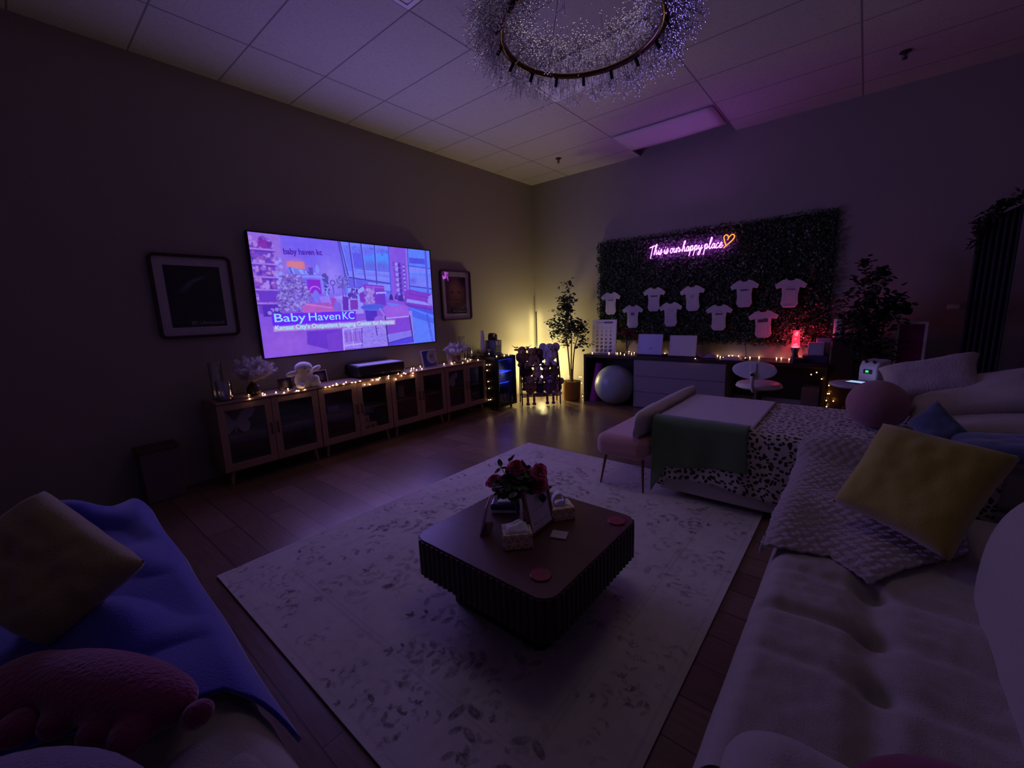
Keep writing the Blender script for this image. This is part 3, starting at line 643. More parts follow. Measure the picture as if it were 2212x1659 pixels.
def smallframe(y, x, w, h, img, label, rz, fm, thick=.012):
    t = thing('photo_frame', label, 'photo frame', (x, y, CT+.002), rz, group='small baby-scan photos on the cabinets')
    T0 = Matrix.Rotation(-.16, 4, 'Y')
    MB().box(-thick, 0, -w/2, w/2, 0, h, T0).build('frame', fm, t, bevel=.002)
    pr = raster('photo', img, lambda u, v: np.stack([(.0012)*np.ones_like(u)-np.sin(.16)*(h*.96-h*.92*v), -w*.44+w*.88*u, np.cos(.16)*(h*.96-h*.92*v)], 1), m_vc, t)
    MB().box(-.003, 0, -.03, .03, 0, h*.8, Matrix.Translation((-.085, 0, 0)) @ Matrix.Rotation(.35, 4, 'Y')).build('easel_back', fm, t)
p = Paint(40, 40, '#120c0c'); p.blob(.5, .45, .2, .25, '#9a8c90', .9, True); p.blob(.5, .75, .2, .1, '#8a7c80', .8, True); p.blob(.5, .55, .2, .03, '#241818', .7, True)
smallframe(-4.475, .24, .145, .115, p.im, 'small dark baby-scan photo just left of the white plush', .25, m_frame)
p = Paint(40, 40, '#140c10'); p.blob(.5, .5, .3, .3, '#8a7478', .9, True); p.blob(.4, .62, .1, .06, '#201216', .7, True); p.blob(.55, .7, .12, .05, '#a08c90', .8, True)
smallframe(-4.09, .17, .17, .135, p.im, 'small baby-scan photo between the white plush and the black projector', .15, m_mat)
p = Paint(70, 60, '#2b46b8'); p.blob(.68, .42, .38, .36, '#c9c6dc', 1); p.blob(.62, .36, .12, .16, '#6a5a78', .9, True); p.blob(.78, .34, .09, .12, '#806f88', .9, True); p.blob(.7, .56, .14, .1, '#9a8ca0', .8, True); p.poly([(.6, 0), (1, 0), (1, .3)], '#b8b4cc'); p.blob(.9, .8, .08, .3, '#8a86b0', .5, True)
smallframe(-2.66, .26, .29, .225, p.im, 'blue photo print with two babies in a white circle, right of the projector', .2, m_mat, .006)

# ultra short throw box with feet
t = thing('projector', 'long black box-shaped projector with a shiny top below the television', 'projector', (.19, -3.44, CT+.02), -.04)
MB().box(-.17, .17, -.30, .30, 0, .125).build('projector_body', m_black, t, bevel=.022, bseg=4)
MB().box(-.14, .145, -.27, .27, .1245, .127).build('top_panel', M('pale_top', (.55, .55, .62), .5), t)
for sx in (-.13, .13):
    for sy in (-.25, .25): MB().cyl((sx, sy, -.02), (sx, sy, .002), .016, n=12).build('foot', m_blackm, t)

# ---------------------------------------------------------------- plush helper
def fluffy(name, c, **k): return M(name, c, .95, bump=(90, .6), sheen=.5, **k)
t = thing('plush_lamb', 'white plush lamb with floppy ears sitting left of the projector', 'plush toy', (.27, -4.31, CT), .1)
wh = fluffy('white_plush', (.80, .74, .70))
b = MB(); b.ball((0, 0, .07), (.085, .095, .08)); b.ball((.01, 0, .15), (.08, .088, .08)); b.ball((.015, .0, .20), (.078, .088, .062))
b.ball((.075, .085, .035), (.055, .04, .033)); b.ball((.075, -.085, .035), (.055, .04, .033))
b.build('body', wh, t, remesh=.011)
for s in (-1, 1):
    MB().ball((.02, s*.125, .155+(.02 if s > 0 else 0)), (.025, .062, .027), rot=(s*(-.15 if s < 0 else .4), 0, 0)).build('ear', wh, t)
    MB().ball((.092, s*.03, .20), .0055).build('eye', m_black, t)
MB().ball((.100, 0, .17), (.008, .011, .007)).build('nose', M('pink_nose', (.25, .1, .1), .6), t)
MB().ball((.07, .085, .075), (.04, .034, .045)).build('paw', wh, t)

# ---------------------------------------------------------------- string lights
m_wire = M('copper_wire', (.25, .12, .06), .4, .8)
bulb_proto = None
def strand(name, label, pts, wire, mat, r=.0050, group=None):
    global bulb_proto
    t = thing(name, label, 'string lights', tuple(pts[0]), group='warm fairy lights')
    o0 = Vector(pts[0])
    mb = MB()
    for P in wire: mb.tube([Vector(p)-o0 for p in P], .0012, 4)
    mb.build('wire', m_wire, t)
    pr = MB().ball((0, 0, 0), r, 8, 6).build('bulb', mat, t); pr.location = Vector(pts[0])-o0
    for p in pts[1:]:
        c = pr.copy(); COL.objects.link(c); c.parent = t; c.location = Vector(p)-o0
m_bulb = emis('warm_bulb', (1, .56, .32), BULB)
def wires(P, amp=.012):
    W = []
    for i in range(len(P)-1):
        a, b = Vector(P[i]), Vector(P[i+1]); n = 5
        W.append([a.lerp(b, k/n)+Vector((0, 0, 0 if k in (0, n) else -.004)) for k in range(n+1)])
    return W
Ssorted = sorted(SIDE, key=lambda p: p[1])
strand('string_lights', 'warm fairy lights trailing along the top and front of the oak cabinets', Ssorted, wires(Ssorted), m_bulb)

# ---------------------------------------------------------------- drinks fridge
t = thing('drinks_fridge', 'black mini drinks fridge with a glass door and blue light inside', 'fridge', (.30, -1.50, 0))
FX0, FX1, FW, FH = -.25, .24, .215, .80
mb = MB().box(FX0, FX1, -FW, -FW+.03, .04, FH).box(FX0, FX1, FW-.03, FW, .04, FH).box(FX0, FX0+.03, -FW+.03, FW-.03, .04, FH).box(FX0+.03, FX1, -FW+.03, FW-.03, .04, .09).box(FX0+.03, FX1, -FW+.03, FW-.03, FH-.05, FH)
mb.build('fridge_body', m_black, t, bevel=.004)
mb = MB()
for a in ((-FW, -FW+.04, .05, FH-.005), (FW-.04, FW, .05, FH-.005), (-FW+.04, FW-.04, .05, .09), (-FW+.04, FW-.04, FH-.045, FH-.005)): mb.box(FX1+.004, FX1+.034, *a)
dr = mb.build('door', m_black, t, bevel=.003)
MB().box(FX1+.016, FX1+.022, -FW+.035, FW-.035, .085, FH-.04).build('glass_pane', glassy('fridge_glass', (.55, .6, .7), .05), dr)
MB().box(FX1+.034, FX1+.05, -FW+.012, -FW+.024, .3, .6).build('handle', m_metal, dr, bevel=.003)
for k, z in enumerate((.24, .40, .555)):
    mb = MB()
    for q in range(15): mb.cyl((FX0+.04, -FW+.035+q*.0257, z), (FX1-.01, -FW+.035+q*.0257, z), .0022, n=5)
    mb.cyl((FX1-.012, -FW+.032, z), (FX1-.012, FW-.032, z), .004, n=6).build('shelf', M('chrome_wire', (.6, .6, .62), .25, 1), t)
m_blue = emis('blue_led', (.03, .06, 1), FRIDGE)
mb = MB().box(FX0+.05, FX1-.02, -FW+.05, FW-.05, FH-.056, FH-.051)
mb.build('blue_light', m_blue, t)
for z in (.55, .395): MB().cyl((FX1-.006, -.13, z+.008), (FX1-.006, .08, z+.008), .003, n=5).build('blue_light', m_blue, t)
for sy in (-1, 1):
    for sx in (FX0+.05, FX1-.05): MB().cyl((sx, sy*.17, 0), (sx, sy*.17, .045), .018).build('foot', m_blackm, t)
can_cols = [(.5, .5, .55), (.6, .58, .55), (.35, .2, .2), (.45, .5, .6)]
canm = [M('can_%d' % i, c, .35, .4) for i, c in enumerate(can_cols)]
def can(x, y, z, tall, mi, label):
    h = .15 if tall else .12; r = .026 if tall else .03
    o = MB().lathe([(r*.8, 0), (r, .008), (r, h-.012), (r*.8, h-.003), (r*.75, h)] if not tall else [(r*.9, 0), (r, .01), (r, h*.65), (r*.45, h*.85), (r*.45, h)], n=14).build('water_bottle' if tall else 'drink_can', canm[mi], None)
    o.location = (x, y, z); tag(o, label, 'bottle' if tall else 'can', 'drinks inside the fridge')
for zi, (z, tall, wd) in enumerate(((.091, True, 'bottom'), (.245, False, 'lower'), (.405, False, 'middle'))):
    for q in range(5 if zi < 2 else 4):
        can(.30+FX1-.06, -1.50-.135+q*.064, z+.002, tall, (q+zi) % 4, ('small bottle standing in the front row on the %s shelf of the fridge' if tall else 'drink can standing in the front row on the %s shelf of the fridge') % wd)
# on the fridge
o = MB().lathe([(.028, 0), (.040, .02)]+[(.040-.018*k/14+(.002 if k % 2 else 0), .03+.28*k/14) for k in range(15)]+[(.024, .33)], n=20).build('cup_stack', M('white_paper_cup', (.75, .72, .72), .6), None)
o.location = (.22, -1.62, FH+.05); tag(o, 'tall tapering stack of white paper cups on the fridge', 'cups')
t = thing('creamer_basket', 'clear organiser of small pods and packets below the paper cups', 'basket', (.22, -1.60, FH))
mb = MB(); 
for a in ((-.10, .10, -.085, -.082), (-.10, .10, .082, .085), (-.10, -.097, -.082, .082), (.097, .10, -.082, .082)): mb.box(*a, 0, .10)
mb.box(-.10, .10, -.085, .085, 0, .003).build('clear_tray', m_glass, t)
pm = [M('pod_a', (.45, .35, .4), .5), M('pod_b', (.10, .06, .08), .5), M('pod_c', (.6, .55, .55), .5)]
MB().box(-.05, .04, -.045, .045, .004, .049).build('cup_stand', m_blackm, t)
for k in range(16):
    a, bq = random.choice([(.075, -.04), (.075, 0), (.075, .045), (-.07, .02), (.02, .066), (.02, -.066), (-.05, -.066)]); z = .018+.03*(k % 3)
    MB().lathe([(.012, 0), (.018, .03), (.018, .033)], (a, bq, z-.012), n=10).build('coffee_pod', pm[k % 3], t)
t = thing('coffee_maker', 'pod coffee maker with blue water tank on the fridge', 'coffee maker', (.26, -1.42, FH))
bl = M('blue_grey_plastic', (.16, .20, .30), .35)
MB().box(-.10, .10, -.085, .085, 0, .03).build('drip_base', bl, t, bevel=.006)
MB().box(-.10, .09, -.085, .085, .03, .225).build('housing', bl, t, bevel=.008)
MB().box(.0905, .094, -.06, .055, .06, .15).build('front_panel', M('slate_panel', (.07, .09, .16), .4), t)
MB().box(.0905, .098, -.06, .0, .155, .215).build('light_panel', M('light_panel', (.45, .42, .5), .4), t)
MB().box(.0905, .096, .02, .034, .155, .222).build('level_strip', m_white, t)
mb = MB(); P = [(-.045, .0), (.045, 0), (.045, .06)]+[(.045*math.cos(PI*k/10), .06+.05*math.sin(PI*k/10)) for k in range(1, 10)]+[(-.045, .06)]
mb.prism(P, lambda a, b, d: (d, a-.025, .225+b), -.05, .06); mb.build('brew_head', m_black, t, bevel=.004)
mb = MB().tube([(.062, -.025-.04*math.cos(PI*k/10), .285+.042*math.sin(PI*k/10)) for k in range(11)], .005, 6); mb.build('lid_handle', M('silver', (.7, .7, .7), .3, 1), t)
P = [(.50, -1.63, .808), (.535, -1.50, .808), (.52, -1.38, .808)]+[(a+.0, -1.722, z) for a, _, z in FRS]
strand('string_lights', 'warm fairy lights hanging down the left side of the drinks fridge', P, wires(P), m_bulb)
# ---------------------------------------------------------------- plush rack in the corner
RK = thing('toy_rack', 'black folding rack standing across the corner, full of plush animals', 'rack', (.765, -.935, 0), math.radians(45))
# local x: along the front (left -> right seen from the sofa), local y: towards the corner, z up
hw = .30
for s in (-1, 1):
    MB().tube([(s*hw, -.10, 0), (s*hw, -.08, .45), (s*(hw-.02), -.03, .80), (s*(hw-.06), 0, .87)], .011, 8).build('front_leg', m_blackm, RK)
    MB().tube([(s*hw, .18, 0), (s*hw, .10, .55), (s*(hw-.02), .03, .82), (s*(hw-.06), 0, .87)], .011, 8).build('rear_leg', m_blackm, RK)
for z, y0, y1 in ((.13, -.10, .15), (.36, -.09, .12), (.59, -.07, .09)):
    mb = MB()
    for k in range(5): y = y0+(y1-y0)*k/4; mb.cyl((-hw, y, z), (hw, y, z), .006, n=6)
    mb.build('shelf', m_blackm, RK)
RM = Matrix.Translation((.765, -.935, 0)) @ Matrix.Rotation(math.radians(45), 4, 'Z')
def plush(name, label, x, y, z, s, c1, c2, kind='bear', legs='sit', rz=0):
    loc = RM @ Vector((x, y, z))
    t = thing(name, label, 'plush toy', loc, math.radians(45)+rz, group='plush animals on the corner rack')
    s *= 1.13; f1 = fluffy(label[:14]+'_fur', [q*1.7 for q in c1]); f2 = fluffy(label[:14]+'_fur2', [q*1.4 for q in c2])
    def B(p, r): b.ball([q*s for q in p], [q*s for q in (r if isinstance(r, (tuple, list)) else (r, r, r))], 12, 8)
    b = MB()
    B((0, 0, .30), (.20, .17, .28)); B((0, -.03, .66), (.19, .18, .18))
    for sg in (-1, 1):
        B((sg*.20, -.06, .40), (.08, .08, .17))
        if legs == 'sit': B((sg*.14, -.22, .09), (.09, .19, .09))
        else:
            B((sg*.13, -.19, .06), (.07, .08, .10)); B((sg*.13, -.20, -.12), (.055, .055, .17)); B((sg*.13, -.22, -.30), (.09, .10, .07))
    b.build('body', f1, t, remesh=.02*s if s > .3 else .012)
    b = MB(); B((0, -.20, .62), (.10, .09, .075)); b.build('snout', f2, t)
    b = MB(); B((0, -.29, .64), (.035, .02, .025)); b.build('nose', m_black, t)
    for sg in (-1, 1):
        b = MB(); B((sg*.075, -.195, .72), .02); b.build('eye', m_black, t)
        b = MB()
        if kind in ('bear', 'monkey'): B((sg*.17, 0, .80 if kind == 'bear' else .68), (.07, .035, .07))
        elif kind == 'elephant': B((sg*.25, .0, .68), (.16, .04, .18))
        elif kind == 'bunny': B((sg*.08, .03, .98), (.05, .03, .19))
        elif kind == 'dog': B((sg*.19, -.02, .60), (.05, .05, .15))
        elif kind == 'cow': B((sg*.23, 0, .70), (.10, .03, .05))
        elif kind == 'penguin': B((sg*.22, -.06, .38), (.04, .08, .18))
        elif kind == 'mouse': B((sg*.17, .0, .80), (.11, .03, .11))
        b.build('wing' if kind == 'penguin' else 'ear', f1 if kind != 'penguin' else f1, t)
        if kind == 'cow':
            MB().tube([(sg*.15*s, 0, .80*s), (sg*.30*s, 0, .80*s), (sg*.42*s, 0, .90*s)], [.025*s, .02*s, .006*s], 8).build('horn', M('horn', (.35, .25, .15), .5), t)
    if kind == 'elephant':
        MB().tube([(0, -.18*s, .62*s), (0, -.30*s, .52*s), (0, -.32*s, .38*s), (0, -.38*s, .32*s)], [.055*s, .05*s, .04*s, .03*s], 8).build('trunk', f1, t)
    return t
br, dk, gy = (.20, .11, .065), (.035, .02, .02), (.34, .32, .40)
plush('plush_cow', 'brown plush highland cow with curved horns, top left of the rack', -.27, -.01, .600, .33, (.16, .09, .05), (.42, .28, .2), 'cow')
plush('plush_bear', 'tan plush bear beside the horned cow on the top of the rack', -.12, -.01, .600, .30, (.22, .14, .09), (.3, .2, .14))
plush('plush_dog', 'dark brown plush dog in the middle of the top shelf of the rack', -.005, .02, .600, .29, dk, (.1, .06, .05), 'dog')
plush('plush_elephant', 'large grey plush elephant, top right of the rack', .16, .0, .600, .36, gy, gy, 'elephant')
plush('plush_dog', 'dark plush dog with black body at the left of the middle shelf', -.22, -.04, .370, .33, dk, br, 'dog', 'hang')
plush('plush_bunny', 'pale beige plush rabbit with upright ears on the middle shelf', -.045, -.04, .375, .27, (.42, .33, .25), (.5, .4, .33), 'bunny')
plush('plush_monkey', 'brown plush monkey with a pale face on the middle shelf', .09, -.04, .370, .27, (.10, .05, .035), (.42, .3, .22), 'monkey')
plush('plush_bear', 'dark brown plush bear at the right of the middle shelf', .22, -.04, .370, .28, (.11, .065, .04), br)
plush('plush_bear', 'brown plush bear with legs hanging down, bottom left of the rack', -.17, -.09, .145, .33, br, (.3, .2, .12), 'bear', 'hang')
plush('plush_penguin', 'navy plush penguin in the middle of the bottom shelf', -.015, -.06, .140, .31, (.02, .02, .05), (.4, .32, .25), 'penguin')
plush('plush_mouse', 'dark plush mouse with legs hanging down, bottom right of the rack', .13, -.09, .145, .32, (.09, .05, .08), (.35, .3, .4), 'mouse', 'hang')
plush('plush_elephant', 'dusty rose plush elephant at the right end of the bottom shelf', .25, -.05, .140, .27, (.30, .17, .19), (.32, .2, .22), 'elephant')

# corner lamp: thin pole, its LED strip faces the corner
t = thing('corner_floor_lamp', 'slim black corner floor lamp washing the corner with yellow light', 'floor lamp', (.12, -.12, 0), math.radians(45))
MB().box(-.010, .010, -.010, .004, .03, 1.43).build('pole', m_black, t)
MB().box(-.006, .006, .005, .009, .06, 1.41).build('led_strip', emis('corner_led', (1.0, .86, .36), LAMP), t)
MB().lathe([(.10, 0), (.10, .012), (.02, .03), (.01, .05)], (0, -.0, 0)).build('base', m_black, t)

t = thing('added_glow_column', 'added yellow glow column behind the plush animal rack, brightening the corner', 'floor lamp', (.42, -.42, 0))  # added light source, brightens the corner from behind the rack
MB().lathe([(.09, 0), (.09, .015), (.035, .03), (.03, .30)], n=24).build('base', m_black, t)
MB().lathe([(.03, .30), (.035, .32), (.035, .74), (.03, .76)], n=20).build('glowing_column', emis('added_glow', (1.0, .80, .34), ADDED_GLOW), t)
l = bpy.data.lights.new('added_glow_uplight', 'SPOT'); l.energy = UPL; l.color = (1.0, .82, .42); l.spot_size = math.radians(150); l.spot_blend = .8; l.shadow_soft_size = .04  # added upward spot that carries the corner glow to the ceiling
o = bpy.data.objects.new('added_glow_uplight', l); COL.objects.link(o); o.location = (.42, -.42, .80); o.rotation_euler = (PI, 0, 0)
# ---------------------------------------------------------------- leafy plants
def leafset(mb, c, n_, l, w, up=.2, rr=random):
    """a pointed oval leaf at c"""
    d = Vector((rr.gauss(0, 1), rr.gauss(0, 1), rr.gauss(0, .6)-up)).normalized(); s = d.cross(Vector((rr.random()-.5, rr.random()-.5, 1))).normalized(); k = d.cross(s)*w*.25
    c = Vector(c)
    mb.add([c, c+d*l*.35+s*w/2, c+d*l*.75+s*w*.38, c+d*l, c+d*l*.75-s*w*.38, c+d*l*.35-s*w/2, c+d*l*.5+k], [(0, 1, 6), (1, 2, 6), (2, 3, 6), (3, 4, 6), (4, 5, 6), (5, 0, 6)])
m_leaf = M('artificial_leaf', (.045, .075, .035), .5, var=(9, .4))
m_bark = M('bark', (.16, .10, .06), .8, bump=(60, .5))
def tree(name, label, loc, trunks, crowns, nleaf, lw, pot, seed, leafmat=m_leaf):
    rr = random.Random(seed)
    t = thing(name, label, 'potted plant', loc)
    mb = MB()
    for P in trunks: mb.tube(P, [.014*(1-.55*i/(len(P)-1)) for i in range(len(P))], 7)
    tw = MB(); lf = MB()
    tips = [P[-1] for P in trunks]
    for (cx, cy, cz, rx, ry, rz, n, base) in crowns:
        for k in range(n):
            a = rr.random()*2*PI; e = math.acos(2*rr.random()-1); q = rr.random()**.45
            p = Vector((cx+rx*q*math.sin(e)*math.cos(a), cy+ry*q*math.sin(e)*math.sin(a), cz+rz*q*math.cos(e)))
            b = Vector(base)+Vector((0, 0, (p.z-base[2])*.45)); m_ = b.lerp(p, .5)+Vector((0, 0, -.03))
            if k % 3 == 0: tw.tube([b, m_, p], [.004, .003, .0015], 4)
            for j in range(nleaf):
                leafset(lf, p+Vector((rr.gauss(0, .028), rr.gauss(0, .028), rr.gauss(0, .03))), 1, lw*(.8+.5*rr.random()), lw*(.62+.3*rr.random()), .25, rr)
    mb.build('trunk', m_bark, t); tw.build('twigs', m_bark, t); lf.build('foliage', leafmat, t, smooth=0)
    pot(t); return t
def basket(t):
    m = M('tan_basket', (.36, .19, .07), .7, bump=(40, .4), stretch=(1, 1, 3))
    MB().lathe([(.125, 0), (.135, .01), (.145, .30), (.147, .305), (.138, .305), (.135, .27), (.01, .265)], n=28, caps=False).build('planter', m, t)
    mb = MB(); 
    for k in range(220):
        a = random.random()*2*PI; r = .13*random.random()**.5; p = Vector((r*math.cos(a), r*math.sin(a), .285+.02*random.random())); d = Vector((random.gauss(0, 1), random.gauss(0, 1), .3)).normalized()*.03
        mb.tube([p-d, p+d], .0025, 3)
    mb.build('moss', M('dried_moss', (.30, .24, .10), .9), t)
tree('faux_tree', 'leafy artificial tree in a round tan planter in the lit corner', (1.04, -.44, 0),
     [[(-.03, .02, .27), (-.06, .02, .6), (-.07, .0, .85), (-.12, 0, 1.15), (-.10, 0, 1.4)], [(.0, .0, .27), (-.01, .0, .55), (.0, .0, .8), (-.01, .01, 1.2), (-.02, 0, 1.55)], [(.01, .0, .3), (.03, 0, .62), (.06, 0, .85), (.14, .02, 1.1)]],
     [(-.10, 0, 1.25, .30, .22, .28, 120, (-.03, 0, 1.0)), (-.08, 0, 1.55, .15, .13, .22, 42, (-.03, 0, 1.3)), (-.05, 0, 1.82, .07, .06, .10, 7, (-.03, 0, 1.6)), (-.33, 0, 1.17, .12, .1, .17, 26, (-.05, 0, .95)), (.17, -.02, 1.16, .13, .12, .17, 30, (.05, 0, .9)), (.24, -.02, .93, .10, .08, .06, 12, (.08, 0, .85)), (-.10, 0, .93, .14, .1, .07, 12, (-.05, 0, .85))], 4, .056, basket, 8)
def darkpot(t): MB().lathe([(.13, 0), (.14, .01), (.17, .32), (.15, .32), (.14, .28), (.01, .27)], n=24, caps=False).build('pot', m_blackm, t)
tree('faux_tree', 'dark leafy artificial tree right of the desk, beyond the bed', (4.66, -.50, 0),
     [[(0, 0, .27), (.0, 0, .8), (-.02, 0, 1.3)], [(.02, 0, .27), (.08, 0, .9), (.10, 0, 1.3)]],
     [(-.06, 0, 1.25, .28, .18, .30, 150, (0, 0, .9)), (.16, 0, 1.38, .14, .12, .14, 40, (.05, 0, 1.1)), (-.05, 0, 1.62, .12, .1, .16, 26, (0, 0, 1.3)), (.0, 0, .95, .26, .16, .2, 60, (0, 0, .8)), (-.10, 0, 1.80, .05, .05, .07, 8, (0, 0, 1.5)), (.04, 0, 1.72, .05, .05, .06, 8, (0, 0, 1.5))], 4, .055, darkpot, 12, M('dark_leaf', (.02, .028, .016), .6))
P = [p for p in POT if p[2] > 0]
P = [(x, -.26 if x > 1.0 else -.30, z) for x, y, z in P]
strand('string_lights', 'warm fairy lights piled around the tan planter in the corner', P, wires(P), m_bulb)

# ---------------------------------------------------------------- desk
m_desk = M('dark_walnut', (.03, .015, .013), .35, var=(8, .3), stretch=(1, 6, 6))
DT = .75; DX0, DX1, DY = 1.27, 4.335, -.46
t = thing('desk', 'long black-brown desk against the wall under the green hedge panel', 'desk', (DX0, 0, 0))
L = DX1-DX0
MB().box(0, L, DY, -.005, DT-.045, DT).build('desktop', m_desk, t, bevel=.003)
MB().box(0, .04, DY+.005, -.01, 0, DT-.045).build('side_panel', m_desk, t)
MB().box(L-.04, L, DY+.005, -.01, 0, DT-.045).build('side_panel', m_desk, t)
MB().box(.04, L-.04, -.03, -.01, .25, DT-.045).build('back_panel', m_desk, t)
dp = MB().box(.82, 2.045, DY+.02, -.035, .005, DT-.05).build('drawer_unit', M('grey_front', (.27, .24, .26), .6), t)
for k in range(3):
    z0 = .015+k*.228
    MB().box(.825, 2.04, DY+.004, DY+.022, z0, z0+.222).build('drawer', M('grey_drawer', (.29, .26, .28), .55), t, bevel=.002)
o = MB().ball((0, 0, 0), .30, 48, 28).build('exercise_ball', M('pale_blue_rubber', (.34, .42, .43), .33, bump=(14, .03)), None, smooth=180)
o.location = (1.775, -.40, .30); tag(o, 'large pale blue exercise ball under the left end of the desk', 'exercise ball')
o = MB().tube([(1.40, -.36, 0), (1.47, -.30, .60)], [.075, .062], 22).build('rolled_mat', M('magenta_foam', (.35, .03, .30), .7, bump=(90, .3)), None)
tag(o, 'magenta rolled exercise mat leaning inside the left end of the desk', 'exercise mat')
o = MB().box(-.085, .085, -.12, .12, 0, .46).build('storage_box', M('kraft_box', (.15, .10, .085), .8), None, bevel=.004); o.location = (4.19, -.25, 0); tag(o, 'tall brown box on the floor under the right end of the desk', 'box')

# office chair
t = thing('office_chair', 'white armless swivel chair with an oval back at the desk', 'chair', (3.77, -1.0, 0), math.radians(-4))
wv = M('white_vinyl', (.66, .64, .66), .4)
b = MB(); b.ball((0, 0, .555), (.23, .22, .045), 28, 12); b.ball((0, .0, .575), (.22, .21, .04), 28, 12)
b.build('seat', wv, t, sub=1)
def backf(u, v):
    a = 2*PI*u; r = v; x = .205*r*math.cos(a); z = .095*r*math.sin(a); return (x, -.225+.5*x*x, .755+z)
mb = MB().grid(backf, 40, 8); mb.build('backrest', wv, t, solid=.05, bevel=.015)
MB().tube([(0, -.05, .52), (0, -.20, .53), (0, -.27, .60), (0, -.262, .74)], [.022, .022, .018, .02], 10).build('back_post', wv, t)
MB().box(-.03, .03, -.262, -.25, .70, .83).build('back_plate', wv, t, bevel=.005)
MB().cyl((.0, -.262, .715), (.0, -.285, .71), .018).build('knob', m_blackm, t)
MB().cyl((0, 0, .10), (0, 0, .38), .028).build('gas_column', m_white, t)
MB().cyl((0, 0, .36), (0, 0, .52), .038).build('column_sleeve', m_blackm, t)
for k in range(5):
    a = 2*PI*k/5; c, s_ = math.cos(a), math.sin(a)
    l = MB().tube([(0, 0, .12), (.27*c, .27*s_, .07)], [.022, .014], 8).build('base_leg', m_white, t)
    MB().cyl((.27*c-.012*s_, .27*s_+.012*c, .026), (.27*c+.012*s_, .27*s_-.012*c, .026), .026, n=14).cyl((.27*c, .27*s_, .03), (.27*c, .27*s_, .07), .008).build('caster', m_blackm, l)

# things on the desk
def poster(u):
    pass
t = thing('poster_board', 'white board with rows of small fruit pictures at the left end of the desk', 'poster', (1.505, -.25, DT+.001), .02)
T0 = Matrix.Rotation(-.07, 4, 'X')
MB().box(-.205, .205, 0, .008, 0, .52, T0).build('board', M('poster_white', (.70, .64, .70), .5), t)
p = Paint(123, 156, '#e4dce4'); rr = random.Random(4)
for k in range(12): p.line((.16+.055*k*.5, .075+.01*math.sin(k*2)), (.19+.055*k*.5, .075+.01*math.cos(k*2.3)), .008, '#6a5a6a')
for k in range(7): p.line((.50+.05*k, .05), (.52+.05*k, .10), .02, '#3a2a3c'); p.line((.52+.05*k, .10), (.55+.05*k, .06), .02, '#3a2a3c')
for r_ in range(7):
    for q in range(4):
        x, y = .22+.185*q, .22+.118*r_; s_ = (.012+.007*r_)*1.0 if r_ > 0 else .012
        col = rr.choice(['#5c4868', '#7a6478', '#48365a', '#8c7484', '#6a5466']); 
        p.blob(x, y, s_*1.2, s_, col); p.blob(x+s_*.7, y-.004*r_, s_*.7, s_*.6, rr.choice(['#9a8494', '#4a3858'])); p.line((x-.04, y+.05), (x+.04, y+.05), .006, '#a89cac')
raster('printed_chart', p.im, lambda u, v: np.stack([-.20+.40*u, -.001-np.sin(.07)*-1*(.515-.51*v)*1.0-.0012, np.cos(.07)*(.515-.51*v)], 1), m_vc, t)
t = thing('flower_vase', 'dark magenta flowers in a slim vase beside the poster board', 'vase', (1.87, -.20, DT))
MB().lathe([(.025, 0), (.03, .02), (.018, .10), (.012, .18), (.022, .20)], n=16).build('vase', m_glass, t)
mb = MB(); lf = MB(); rr = random.Random(2)
for k in range(26):
    a = rr.random()*2*PI; q = rr.random()**.5; p_ = Vector((.14*q*math.cos(a), .08*q*math.sin(a), .265+.10*rr.random()))
    lf.tube([(0, 0, .05), p_], .0018, 4)
    for j in range(16): leafset(mb, p_+Vector((rr.gauss(0, .012), rr.gauss(0, .012), rr.gauss(0, .012))), 1, .028, .022, -.1, rr)
mb.build('blossoms', M('magenta_petals', (.20, .02, .07), .7), t, smooth=0); lf.build('stems', M('dark_stem', (.03, .04, .02), .7), t)
def whiteboard(x, w, h, y, label, c, spot=False):
    t = thing('blank_board', label, 'board', (x, y, DT), 0)
    T0 = Matrix.Translation((0, 0, .02)) @ Matrix.Rotation(-.12, 4, 'X')
    MB().box(-w/2, w/2, 0, .012, 0, h, T0).build('panel', M('panel_'+label[:6], c, .35), t)
    mb = MB()
    for a in ((-w/2-.008, -w/2, 0, h), (w/2, w/2+.008, 0, h), (-w/2-.008, w/2+.008, h, h+.008), (-w/2-.008, w/2+.008, -.008, 0)): mb.box(a[0], a[1], -.003, .014, a[2], a[3], T0)
    mb.build('frame', M('pale_frame', (.6, .56, .6), .4), t)
    MB().box(-w/2, w/2+.06, -.05, .10, 0, .02).build('stand', m_blackm, t, bevel=.003)
    if spot:
        mb = MB(); mb.lathe([(.012, 0), (.018, .0), (.018, .002), (.012, .002)], n=20, mat=Matrix.Translation((-.0, -.002, .09+.02)) @ Matrix.Rotation(PI/2, 4, 'X'), caps=False)
        mb.build('white_ring', m_white, t)  # small white ring low on the panel
whiteboard(2.26, .34, .28, -.30, 'pale blue blank board with a small ring mark, left of the plain one', (.50, .50, .85), True)
whiteboard(2.73, .34, .27, -.34, 'plain off-white board in the middle of the desk', (.74, .70, .70))
def cloth(u, v):
    x, y = u*.26-.13, v*.12-.06; e = (1-(2*u-1)**4)*(1-(2*v-1)**4)
    return (x, y, .004+e*(.03+.018*math.sin(9*u+3*v)+.012*math.sin(17*u-5*v)))
o = MB().grid(cloth, 26, 12).build('folded_cloth', M('lilac_cloth', (.28, .2, .42), .8), None, smooth=180, solid=.003); o.location = (3.03, -.26, DT+.002); tag(o, 'small crumpled lilac cloth on the desk right of the plain board', 'cloth')
